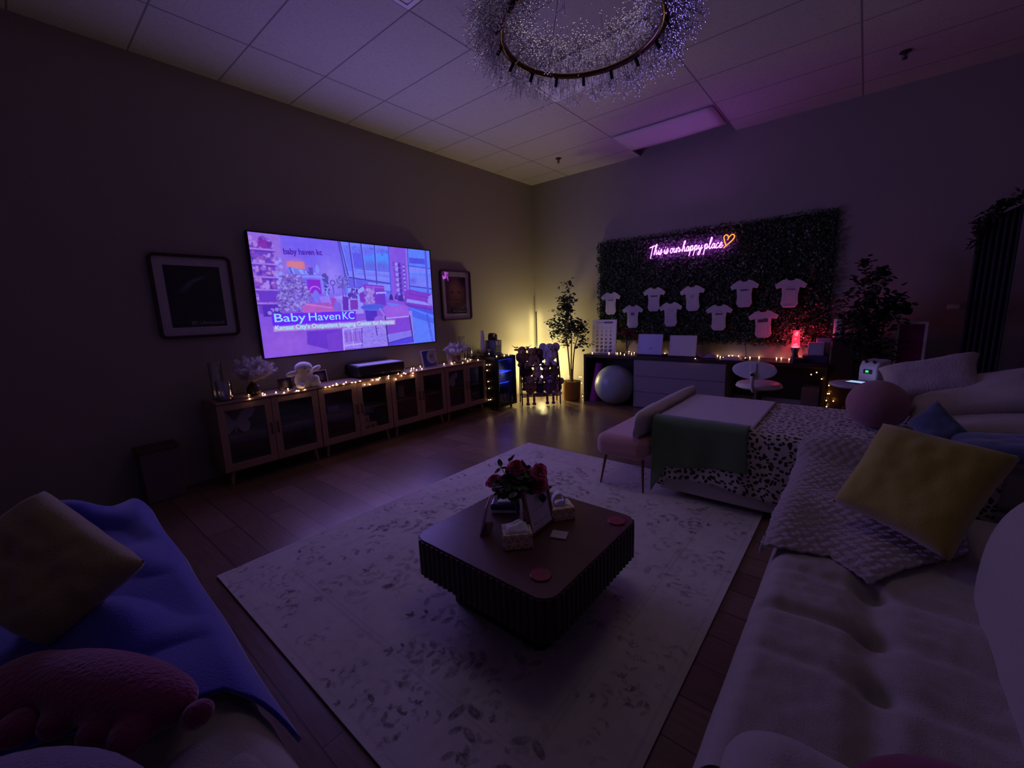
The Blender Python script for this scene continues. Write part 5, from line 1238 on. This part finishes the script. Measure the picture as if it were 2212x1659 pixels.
# ---------------------------------------------------------------- bench and bed
t = thing('velvet_bench', 'dusty pink upholstered bench with slim brass legs at the foot of the bed', 'bench', (3.19, -2.60, 0))
MB().box(-.205, .205, -.63, .63, .27, .455).build('seat', m_pink, t, bevel=.065, bseg=6)
for sx in (-1, 1):
    for sy in (-1, 1): MB().tube([(sx*.155, sy*.52, .275), (sx*.185, sy*.57, 0)], [.013, .007], 10).build('leg', M('dark_brass', (.18, .11, .06), .35, .9), t)
m_lea = None
def leopard():
    m, nt, b, o = nodes('spotted_fleece'); b.inputs['Roughness'].default_value = .95; b.inputs['Sheen Weight'].default_value = .3
    tc = N(nt, 'ShaderNodeTexCoord'); n = N(nt, 'ShaderNodeTexNoise', i_Scale=18.0, i_Detail=0.0); nt.links.new(tc.outputs['Object'], n.inputs['Vector'])
    mx = N(nt, 'ShaderNodeMixRGB', blend_type='LINEAR_LIGHT'); mx.inputs[0].default_value = .018; nt.links.new(tc.outputs['Object'], mx.inputs[1]); nt.links.new(n.outputs['Color'], mx.inputs[2])
    v = N(nt, 'ShaderNodeTexVoronoi', i_Scale=29.0, voronoi_dimensions='2D'); v.inputs['Randomness'].default_value = .85; sp = N(nt, 'ShaderNodeSeparateXYZ'); nt.links.new(mx.outputs[0], sp.inputs[0]); yz = N(nt, 'ShaderNodeMath', operation='ADD'); nt.links.new(sp.outputs[1], yz.inputs[0]); nt.links.new(sp.outputs[2], yz.inputs[1]); cb = N(nt, 'ShaderNodeCombineXYZ'); nt.links.new(sp.outputs[0], cb.inputs[0]); nt.links.new(yz.outputs[0], cb.inputs[1]); nt.links.new(cb.outputs[0], v.inputs['Vector'])
    l = N(nt, 'ShaderNodeMath', operation='LESS_THAN'); nt.links.new(v.outputs['Distance'], l.inputs[0]); l.inputs[1].default_value = .32
    c = N(nt, 'ShaderNodeMixRGB'); nt.links.new(l.outputs[0], c.inputs[0]); c.inputs[1].default_value = (.56, .50, .42, 1); c.inputs[2].default_value = (.012, .010, .010, 1)
    nt.links.new(c.outputs[0], b.inputs['Base Color']); return m
BX0, BX1, BYF, BYB, BZ = 3.44, 5.45, -3.10, -2.08, .60
t = thing('bed', 'white daybed along the room with a low pale base', 'bed', (BX0, BYF, 0))
MB().box(.02, BX1-BX0, .015, BYB-BYF-.015, .05, .36).build('bed_base', M('cream_base', (.55, .50, .45), .8), t, bevel=.02)
MB().box(.015, BX1-BX0, .01, BYB-BYF-.01, .36, BZ-.012).build('mattress', m_creamfab, t, bevel=.04, bseg=4)
def drape(x0, x1, yb, yf, zt, hem, out, wave, nu=70, nv=46, amp=.012):
    """cloth lying on the bed and falling over its long front side"""
    def fn(u, v):
        x = x0+u*(x1-x0); r = .045; top = abs(yf+r-yb) if yb > yf+r else 0.0; arc = PI*r/2; dn = zt-r-hem(x); T = top+arc+dn; s = v*T
        wv = amp*(math.sin(x*wave)+.6*math.sin(x*wave*2.3+1))
        if s < top: return (x, yb-s, zt+out*.5+.003*noise.noise((x*9, s*9, 0)))
        if s < top+arc: a = (s-top)/r; return (x, yf+r-(r+out)*math.sin(a), zt-r+(r+out*.5)*math.cos(a))
        q = (s-top-arc)/max(dn, 1e-6); return (x+.02*q*math.sin(x*wave), yf-out-(wv+amp*1.3)*q, zt-r-q*dn)
    return MB().grid(fn, nu, nv)
lp = drape(BX0-.005, BX1-.25, BYB, BYF, BZ, lambda x: .17+.01*math.sin(x*7)-(.06 if x < 3.5 else 0)-.05*min(1, max(0, (x-3.9)/.8)), .008, 13, 110, 60)
o = lp.build('spotted_blanket', leopard(), None, smooth=180, solid=.006); tag(o, 'cream blanket with black animal spots spread over the bed', 'blanket')
o = drape(BX0-.012, BX0+.645, BYB+.0, BYF+.055, BZ+.012, lambda x: BZ-.036, .006, 9, 40, 30).build('lilac_blanket', M('pale_fleece', (.60, .53, .56), .95, sheen=.4, bump=(160, .3)), None, smooth=180, solid=.006)
tag(o, 'plain pale blanket folded across the foot end of the bed', 'blanket')
o = drape(BX0-.02, BX0+.625, BYF+.07, BYF-.012, BZ+.022, lambda x: .29+.03*math.sin(x*5)-(.23*max(0, (3.52-x)/.1) if x < 3.52 else 0), .012, 11, 50, 34, .010).build('green_throw', M('dark_sage_fleece', (.10, .17, .075), .95, sheen=.4, bump=(160, .3)), None, smooth=180, solid=.008)
tag(o, 'dark sage green throw hanging down the front of the bed', 'blanket')
m_pw = M('ivory_pillowcase', (.50, .44, .40), .9, bump=(60, .3), sheen=.3)
pillow4('lumbar_pillow', [(3.34, -1.80, .66), (3.34, -3.22, .66), (3.31, -3.24, .455), (3.31, -1.80, .455)], .13, m_pw, 'long narrow ivory pillow standing on the pink bench against the bed', 'pillow', n=30, pinch=.03)
def lace_mat():
    m = M('lace_cover', (.46, .40, .41), .85, bump=(120, 1.0), sheen=.3); return m
pillow4('bed_pillow', [(4.72, -2.02, .93), (5.20, -2.05, 1.07), (5.22, -2.42, .86), (4.72, -2.45, .73)], .15, lace_mat(), 'plump lace-covered white pillow on top of the stack at the head of the bed', 'pillow', 'white pillows piled at the head of the bed', rc=.0, pinch=.10)
pillow4('bed_pillow', [(4.84, -2.18, .80), (5.46, -2.12, .99), (5.48, -2.62, .86), (4.86, -2.66, .68)], .15, m_pw, 'smooth white pillow in the middle of the stack at the head of the bed', 'pillow', 'white pillows piled at the head of the bed', rc=.0, pinch=.10)
pillow4('bed_pillow', [(4.92, -2.30, .68), (5.58, -2.30, .78), (5.60, -2.92, .74), (4.95, -2.92, .66)], .13, m_pw, 'plain white pillow at the bottom of the stack, behind the blue cushions', 'pillow', 'white pillows piled at the head of the bed', rc=.0, pinch=.10)
b = MB(); b.ball((0, 0, 0), (.165, .165, .160), 32, 20)
o = b.build('round_cushion', M('blush_plush', (.36, .17, .20), .95, bump=(120, .4), sheen=.3), None, smooth=180); o.location = (4.71, -2.58, .765); tag(o, 'round blush pink ball-shaped cushion on the bed beside the white pillows', 'cushion')
m_bl = M('slate_blue_velvet', (.06, .09, .17), .85, sheen=.5, bump=(200, .2))
pillow4('blue_cushion', [(4.84, -2.88, .73), (4.96, -2.80, .86), (5.10, -2.96, .70), (4.95, -3.06, .64)], .09, m_bl, 'slate blue cushion standing on its corner behind the mustard cushion', 'cushion', 'slate blue cushions on the bed', rc=.03)
pillow4('blue_cushion', [(4.98, -2.92, .68), (5.34, -2.94, .73), (5.38, -3.22, .70), (5.02, -3.20, .66)], .10, m_bl, 'slate blue cushion lying flat at the right, behind the mustard cushion', 'cushion', 'slate blue cushions on the bed', rc=.03)

# device on a stand beyond the bed
t = thing('round_stand', 'white round-topped stand beyond the bed with a bright phone on it', 'stand', (4.60, -1.72, 0))
b = MB().lathe([(.0, .735), (.16, .735), (.185, .745), (.19, .76), (.175, .765), (.0, .765)], n=40); b.build('round_tray', M('tray_gloss', (.60, .56, .66), .3), t, smooth=50)
MB().cyl((0, 0, .03), (0, 0, .74), .022).build('post', m_white, t); MB().lathe([(.16, 0), (.16, .015), (.03, .035)], n=28).build('base', m_white, t)
t = thing('phone', 'glowing phone lying on the white round stand beyond the bed', 'phone', (4.62, -1.72, .7655), math.radians(-25))
MB().box(-.095, .095, -.05, .05, 0, .008).build('phone_body', m_black, t, bevel=.002)
MB().box(-.091, .091, -.046, .046, .008, .0085).build('phone_screen', emis('phone_glow', (.42, .62, .95), .9), t)
t = thing('white_device', 'white boxy appliance with a green digital display beyond the bed', 'appliance', (4.70, -1.55, .7655), math.radians(-38))
wd = M('device_white', (.55, .50, .60), .4)
mb = MB(); P = [(-.07, 0), (.07, 0), (.07, .12), (.045, .17), (-.07, .185)]
mb.prism([(a, b_) for a, b_ in P], lambda a, b_, d: (d, -a, b_), -.075, .075); mb.build('housing', wd, t, bevel=.01)
T1 = Matrix.Translation((0, -.0715, .085))
MB().box(-.035, .035, -.002, .002, -.018, .018, T1).build('display_bezel', m_black, t)
text('green_digits', '88', .026, emis('green_led', (.05, 1, .30), 1.6), t, (-.017, -.0742, .077), ROTY, ext=.0004)
for x in (-.03, .035): MB().cyl((x, -.052, .160), (x, -.062, .175), .011, n=12).build('dial', m_blackm, t)
# maroon panel
t = thing('standing_board', 'dark maroon panel with a white edge standing beyond the pillows', 'panel', (4.98, -.38, 0))
MB().box(-.10, .085, -.012, .012, .02, 1.185).build('maroon_panel', M('maroon_sheet', (.20, .01, .10), .6), t)
mb = MB().box(.085, .108, -.018, .018, 0, 1.21).box(-.12, .085, -.018, .018, 1.185, 1.21).box(-.12, -.10, -.018, .018, 0, 1.185); mb.build('white_edge', m_white, t, bevel=.003)
MB().box(-.13, .12, -.12, .12, 0, .015).build('foot_plate', m_white, t)
# arch with garland and curtain
t = thing('garland_arch', 'dark curtained arch topped with leafy garland at the right edge', 'arch', (5.78, -.34, 0))
arc = [(-.44, 0, 0), (-.44, 0, 1.9)]+[(-.44*math.cos(PI*k/14), 0, 2.02+.30*math.sin(PI*k/14)) for k in range(15)]+[(.44, 0, 1.9), (.44, 0, 0)]
MB().tube(arc, .013, 8).build('arch_frame', m_blackm, t)
def cur(u, v): x = -.43+.24*u; return (x, .02*math.sin(u*38)+.01, .02+2.08*v+(.12*u)*v)
MB().grid(cur, 60, 10).build('dark_curtain', M('charcoal_cloth', (.05, .045, .055), .9), t, smooth=180, solid=.002)
def cur2(u, v): x = .10+.33*u; return (x, .02*math.sin(u*38)+.01, .02+2.1*v)
MB().grid(cur2, 60, 10).build('pale_curtain', M('lilac_cloth2', (.30, .27, .36), .9), t, smooth=180, solid=.002)
lf = MB(); rr = random.Random(9)
for k in range(420):
    s_ = rr.random()**1.0; i = 1+s_*(len(arc)-5); a_ = Vector(arc[int(i)]).lerp(Vector(arc[int(i)+1]), i % 1)
    leafset(lf, a_+Vector((rr.gauss(0, .025), rr.gauss(0, .025), rr.gauss(0, .03))), 1, .06, .035, .1, rr)
lf.build('leaf_garland', M('black_green_leaf', (.015, .02, .012), .6), t, smooth=0)

# ---------------------------------------------------------------- sectional sofa
SX = 4.36
def seat_right(u, v, y0=-3.20, y1=-5.32, x0=SX, x1=5.0):
    x, y = x0+u*(x1-x0), y0+v*(y1-y0)
    ex = min(u*(x1-x0)/.09, 1); ey = min(v*abs(y1-y0)/.10, 1)
    z = .30+.165*(1-(1-ex)**2.2)**.6
    z -= .045*(1-ey)**2
    for ty, ks in ((-3.6, 1), (-4.0, 1), (-4.40, .35), (-4.64, 1.1), (-4.87, .4)):
        tx = 4.70+.03*(ty+4.6)*-1
        z -= .040*math.exp(-((x-tx)**2+(y-ty)**2)/.0016)
        off = -.16*((tx-x)/.33)**2*(.6)+.0
        if x < tx: z -= .026*ks*math.exp(-((y-(ty-.0)-off*.35)**2)/.0007)*min(1, (x-x0)/.05)
        z -= .010*math.exp(-((y-ty)**2)/.0012)*(1 if x > tx else 0)
        z -= .020*math.exp(-((x-tx)**2)/.0016)*.22
    z += .012*noise.noise((x*5, y*5, 1))+.0035*noise.noise((x*26, y*26, 3))
    bulge = .0
    return (x-(0 if u > 0 else .0), y, z)
t = thing('sectional_sofa', 'large cream tufted corner sofa wrapping around the near side of the rug', 'sofa', (0, 0, 0))
MB().box(SX+.012, 5.35, -5.0, -3.22, .03, .36).box(SX+.05, 5.35, -7.0, -5.0, .03, .40).box(1.62, SX+.05, -7.0, -5.93, .03, .36).build('sofa_base', m_creamfab, t, bevel=.03, bseg=3)
MB().grid(lambda u, v: seat_right(u, v), 70, 190).build('seat_cushion', m_creamfab, t, smooth=180)
def puff(x0, x1, y0, y1, zt, zb, r=.13, sd=0, tuft=None):
    def fn(u, v):
        x, y = x0+u*(x1-x0), y0+v*(y1-y0)
        ex = min(min(u, 1-u)*abs(x1-x0)/r, 1); ey = min(min(v, 1-v)*abs(y1-y0)/r, 1)
        k = (1-(1-ex)**2.2)*(1-(1-ey)**2.2); z = zb+(zt-zb)*k**.5
        if tuft: 
            for a, b_ in tuft: z -= .04*math.exp(-((x-a)**2+(y-b_)**2)/.003)+.012*math.exp(-((x-a)**2)/.0012)+.010*math.exp(-((y-b_)**2)/.001)
        return (x, y, z+.012*noise.noise((x*5+sd, y*5, 1))+.003*noise.noise((x*24, y*24, sd)))
    return MB().grid(fn, 60, 60)
puff(SX+.01, 5.02, -5.94, -5.09, .535, .20, .20, 2).build('seat_cushion', m_creamfab, t, smooth=180)
puff(SX-.02, 5.02, -6.95, -5.92, .50, .28, .12, 3).build('seat_cushion', m_creamfab, t, smooth=180)
puff(3.02, 3.86, -6.95, -5.87, .50, .28, .10, 4, [(3.44, -6.15)]).build('seat_cushion', m_creamfab, t, smooth=180)
puff(3.50, SX, -6.95, -5.89, .50, .28, .10, 5).build('seat_cushion', m_creamfab, t, smooth=180)
puff(1.66, 3.12, -6.95, -5.87, .50, .28, .12, 6).build('seat_cushion', m_creamfab, t, smooth=180)
def backc(u, v):   # back cushion of the right wing, rounded at its far end
    y = -4.02-u*2.9; a = PI*v; e = min(1, u*2.9/.30); k = (1-(1-e)**2)**.5
    return (5.14-.19*math.cos(a)*(.25+.75*k)*(1 if a < PI else 1), y, .40+.50*math.sin(a)**.55*k+.02*noise.noise((y*3, v*3, 0)))
MB().grid(backc, 120, 30).build('back_cushion', m_creamfab, t, smooth=180)
MB().box(1.62, 5.35, -7.25, -6.93, .05, .85).build('back_cushion', m_creamfab, t, bevel=.09, bseg=5)
MB().box(5.33, 5.50, -7.2, -3.25, .05, .80).build('sofa_back', m_creamfab, t, bevel=.06, bseg=4)
MB().box(1.58, 1.80, -7.1, -6.02, .05, .50).build('armrest', m_creamfab, t, bevel=.08, bseg=5)
for x, y in ((4.45, -3.35), (4.45, -5.0), (1.7, -6.0), (3.6, -6.02), (5.3, -3.35), (1.7, -6.9), (5.3, -6.9)): MB().cyl((x, y, 0), (x, y, .05), .025).build('leg', m_blackm, t)

# chunky throw over the far end of the right wing
def thr(u, v):
    y = -3.02-v*1.32; s = u*.86
    y += float(np.interp(s, [0, .14, .33, .48, .70, .86], [.03, .02, .07, -.04, .22, .40]))*v
    if s < .05: x = 4.352-.004*math.sin(y*20); z = .41+s
    else:
        x = 4.352+(s-.05)*.78; z = .460+.035*(1-math.exp(-(s-.05)/.04))-.018*v**10
    k = min(1, max(0, (-3.28-y)/-.0001)) if False else 0
    rise = 1/(1+math.exp(-(y+3.16)/.028))
    if s >= .05: z += .135*rise
    else: z = .41+s+(.135*rise)
    z += .03*noise.noise((x*4, y*4, 7))
    bob = .0055*math.sin(y*2*PI/.042)*math.sin((s)*2*PI/.066+PI*(int(abs(y)/.042) % 2)*.5)
    fold = .012*math.sin(y*15+x*3)+.010*math.sin(x*17-y*4)
    return (x-(bob if s < .05 else 0), y, z+(bob if s >= .05 else 0)+fold*.7+.01)
m_throw = M('taupe_bobble_knit', (.40, .33, .32), .95, sheen=.5, bump=(140, .6))
o = MB().grid(thr, 120, 190).build('bobble_throw', m_throw, None, smooth=180, solid=.008); tag(o, 'chunky taupe bobble-knit throw over the far end of the right sofa seat', 'throw blanket')
pillow4('mustard_cushion', [(4.70, -3.76, .91), (5.08, -3.88, .87), (4.90, -4.17, .535), (4.56, -3.96, .585)], .17, m_gold, 'mustard yellow square cushion leaning at the right, on the bobble-knit throw', 'cushion', n=28, rc=.05)
b = MB(); b.ball((0, 0, 0), (.22, .20, .10), 30, 16)
o = b.build('red_cushion', M('wine_plush', (.20, .01, .05), .95, sheen=.4), None, smooth=180); o.location = (4.85, -5.37, .585); tag(o, 'wine red rounded cushion at the bottom right corner', 'cushion')

# left wing: blue throw, cushions, plush
def blue(u, v):
    xe = float(np.interp(v, [0, .55, .8, .9, 1], [3.05, 3.25, 3.38, 3.42, 3.60])); x = 1.60+u*(xe-1.60); w_ = .80+.03*math.sin(x*4); yf = -5.835-.035*max(0, x-2.4)+.004*math.sin(x*9); y = yf-(1-v)*w_
    z = .505+.055*math.exp(-((x-1.78)/.22)**2)
    f = .034*math.sin(5*x+11*(y+6)+1.2)+.034*math.sin(11*x-15*(y+6))+.016*noise.noise((x*5, y*5, 2))*2
    z += f*min(1, (1-v)*3.5+.05)*min(1, (1-u)*12+.15)*1.0+.014
    z = max(z, .522+.012*math.sin(x*8)*math.sin(y*6))
    d = max(0, (v-.93)/.07); z -= .10*d*d; y += .012*d
    e = max(0, (.05-u)/.05); z -= .12*e
    return (x, y, z)
o = MB().grid(blue, 150, 70).build('blue_throw', M('royal_blue_fleece', (.010, .012, .36), .9, sheen=.6, bump=(200, .3)), None, smooth=180, solid=.01); tag(o, 'royal blue fleece throw rumpled over the left sofa', 'throw blanket')
pillow4('yellow_cushion', [(2.52, -6.17, .93), (2.86, -5.99, .69), (2.84, -6.24, .53), (2.42, -6.46, .70)], .16, M('pale_mustard_velvet', (.32, .26, .10), .9, sheen=.5, bump=(160, .3)), 'large pale mustard cushion leaning on the blue throw at the left edge', 'cushion', n=26, nz=.014)
t = thing('plush_toy', 'long deep pink plush toy with stubby feet lying on the left sofa', 'plush toy', (3.22, -6.155, .525), math.radians(27))
fp = fluffy('hot_pink_plush', (.20, .006, .075)); b = MB()
b.ball((0, 0, .055), (.28, .085, .060), 26, 16); b.ball((-.20, -.02, .045), (.14, .09, .052)); b.ball((.16, .0, .045), (.11, .07, .055))
for x in (-.16, -.02, .10, .19): b.ball((x, -.075, .035), (.042, .045, .035), rot=(0, 0, .3))
b.build('body', fp, t, remesh=.011)
b = MB(); b.ball((.30, -.01, .045), (.040, .030, .028), rot=(0, -.5, .1)); b.build('tail', fp, t)
b = MB(); b.ball((-.10, -.105, .03), (.05, .045, .034)); b.build('foot', fp, t)
b = MB(); b.ball((0, 0, 0), (.30, .20, .115), 34, 20)
o = b.build('lavender_cushion', M('lavender_plush', (.20, .155, .23), .95, sheen=.4, bump=(120, .4)), None, smooth=180); o.location = (3.68, -6.33, .635); o.rotation_euler = (0, 0, .35); tag(o, 'rounded lavender cushion at the bottom left corner', 'cushion')
# box by the left wall
t = thing('wooden_bin', 'dark upright bin with a wooden rim against the wall, left of the cabinets', 'bin', (.14, -5.52, 0))
MB().box(-.10, .10, -.13, .13, 0, .43).build('bin_body', M('taupe_bin', (.16, .12, .13), .8), t, bevel=.01)
MB().box(-.11, .11, -.14, .14, .43, .455).build('wooden_rim', M('dark_rim', (.10, .05, .03), .6), t, bevel=.004)

# ---------------------------------------------------------------- chandelier
CHX, CHY, CHZ, CHR = 3.405, -4.135, 2.80, .395
t = thing('chandelier', 'round ring chandelier bristling with wiry crystal-tipped sprays', 'chandelier', (CHX, CHY, CHZ))
m_ring = M('dark_bronze', (.16, .09, .07), .22, .95)
mb = MB()
n = 96
for k in range(n):
    pass
def ringf(u, v):
    a = 2*PI*u; q = 2*PI*v; r = CHR+.019*math.cos(q); return (r*math.cos(a), r*math.sin(a), .015*math.sin(q))
mb.grid(ringf, 120, 12).build('ring', m_ring, t, smooth=180)
for k in range(16):
    a = 2*PI*k/16+.1; c, s_ = math.cos(a), math.sin(a)
    MB().cyl((CHR*c, CHR*s_, -.005), ((CHR+.03)*c, (CHR+.03)*s_, -.045), .009, n=10).build('lamp_holder', m_blackm, t)
for k in range(3):
    a = 2*PI*k/3+.5; MB().cyl((CHR*math.cos(a), CHR*math.sin(a), .01), (.03*math.cos(a), .03*math.sin(a), H-CHZ-.03), .002, n=5).build('hanging_wire', m_metal, t)
MB().lathe([(.07, H-CHZ-.03), (.07, H-CHZ-.001)], n=24).build('ceiling_canopy', m_ring, t)
rr = random.Random(77); wi = MB(); bd = MB()
def octa(p, r): bd.add([p+Vector(q)*r for q in ((1, 0, 0), (-1, 0, 0), (0, 1, 0), (0, -1, 0), (0, 0, 1), (0, 0, -1))], [(0, 2, 4), (2, 1, 4), (1, 3, 4), (3, 0, 4), (2, 0, 5), (1, 2, 5), (3, 1, 5), (0, 3, 5)])
for k in range(2300):
    a = rr.random()*2*PI; inner = rr.random() < .28
    rad = Vector((math.cos(a), math.sin(a), 0)); tan = Vector((-math.sin(a), math.cos(a), 0))
    p0 = rad*(CHR+rr.uniform(-.02, .02))+Vector((0, 0, rr.uniform(.0, .10)))
    e = rr.uniform(-1.2, .7) if not inner else rr.uniform(-.2, 1.2)
    d = (rad*(math.cos(e))*(1 if not inner else -.55)+tan*rr.gauss(0, .35)+Vector((0, 0, math.sin(e)))).normalized()
    L = rr.uniform(.09, .19)
    p1 = p0+d*L*.5+Vector((0, 0, .01)); p2 = p0+d*L+Vector((0, 0, -.02))
    wi.tube([p0, p1, p2], [.0009, .0008, .0006], 3, caps=False); octa(p2, .0040)
    for j in range(3):
        s_ = rr.uniform(.3, .95); b0 = p0+(p2-p0)*s_; dd = (d+Vector((rr.gauss(0, .7), rr.gauss(0, .7), rr.gauss(0, .7)))).normalized(); b1 = b0+dd*rr.uniform(.025, .06)
        wi.tube([b0, b1], .0008, 3, caps=False); octa(b1, rr.uniform(.0026, .0045))
tag(wi.build('wire_sprays', M('wire_silver', (.34, .30, .36), .35, .7), t, smooth=0), kind='stuff')
mcr = M('crystal', (.95, .92, 1.0), .32, .9); tag(bd.build('crystal_beads', mcr, t, smooth=0), kind='stuff')

# ---------------------------------------------------------------- lights and camera
def area(name, loc, rot, sx, sy, e, c, spread=None):
    l = bpy.data.lights.new(name, 'AREA'); l.shape = 'RECTANGLE'; l.size = sx; l.size_y = sy; l.energy = e; l.color = c
    if spread: l.spread = spread
    o = bpy.data.objects.new(name, l); COL.objects.link(o); o.location = loc; o.rotation_euler = rot; return o
def point(name, loc, e, c, r=.05):
    l = bpy.data.lights.new(name, 'POINT'); l.energy = e; l.color = c; l.shadow_soft_size = r
    o = bpy.data.objects.new(name, l); COL.objects.link(o); o.location = loc; return o
area('television_glow', (.075, -3.48, 1.68), (PI/2, 0, PI/2+PI), 2.14, 1.16, TVL, (.34, .24, 1.0))
area('room_fill', (3.3, -3.9, 3.50), (0, 0, 0), 1.0, 1.0, FILL, (.62, .50, .50), math.radians(108))  # added ceiling fill, no fixture stands behind it
area('neon_back_glow', (2.70, -.17, 2.21), (PI/2, 0, 0), 1.02, .09, 1.6, (.42, .06, 1.0), math.radians(110))
area('neon_wash', (2.75, -.60, 2.30), (math.radians(184), 0, 0), .9, .06, NEONL, (.46, .12, 1.0), math.radians(120))
point('lava_glow', (4.0, -.165, 1.03), LAVAL, (1, .03, .08), .03)

w = bpy.data.worlds.new('World'); S.world = w; w.use_nodes = True
w.node_tree.nodes['Background'].inputs[0].default_value = (.004, .003, .005, 1)
cd = bpy.data.cameras.new('camera'); co = bpy.data.objects.new('camera', cd); COL.objects.link(co)
F = Vector((-0.634054, 0.75370467, -0.17293003)); Rr = Vector((0.7687303, 0.63859916, -0.03528221)); U = Vector((-0.08384061, 0.15530738, 0.98430197))
co.matrix_world = Matrix(((Rr.x, U.x, -F.x, 4.59639), (Rr.y, U.y, -F.y, -6.17286), (Rr.z, U.z, -F.z, 1.46), (0, 0, 0, 1)))
cd.sensor_width = 36; cd.lens = 903.6/2212*36; cd.clip_start = .02
S.camera = co
S.view_settings.view_transform = 'Standard'; S.view_settings.look = 'None'; S.view_settings.exposure = .05; S.view_settings.gamma = 1
S.view_settings.use_curve_mapping = False
S.cycles.caustics_reflective = False; S.cycles.caustics_refractive = False
S.cycles.adaptive_threshold = .03; S.cycles.max_bounces = 6; S.cycles.diffuse_bounces = 3; S.cycles.glossy_bounces = 3; S.cycles.transparent_max_bounces = 8
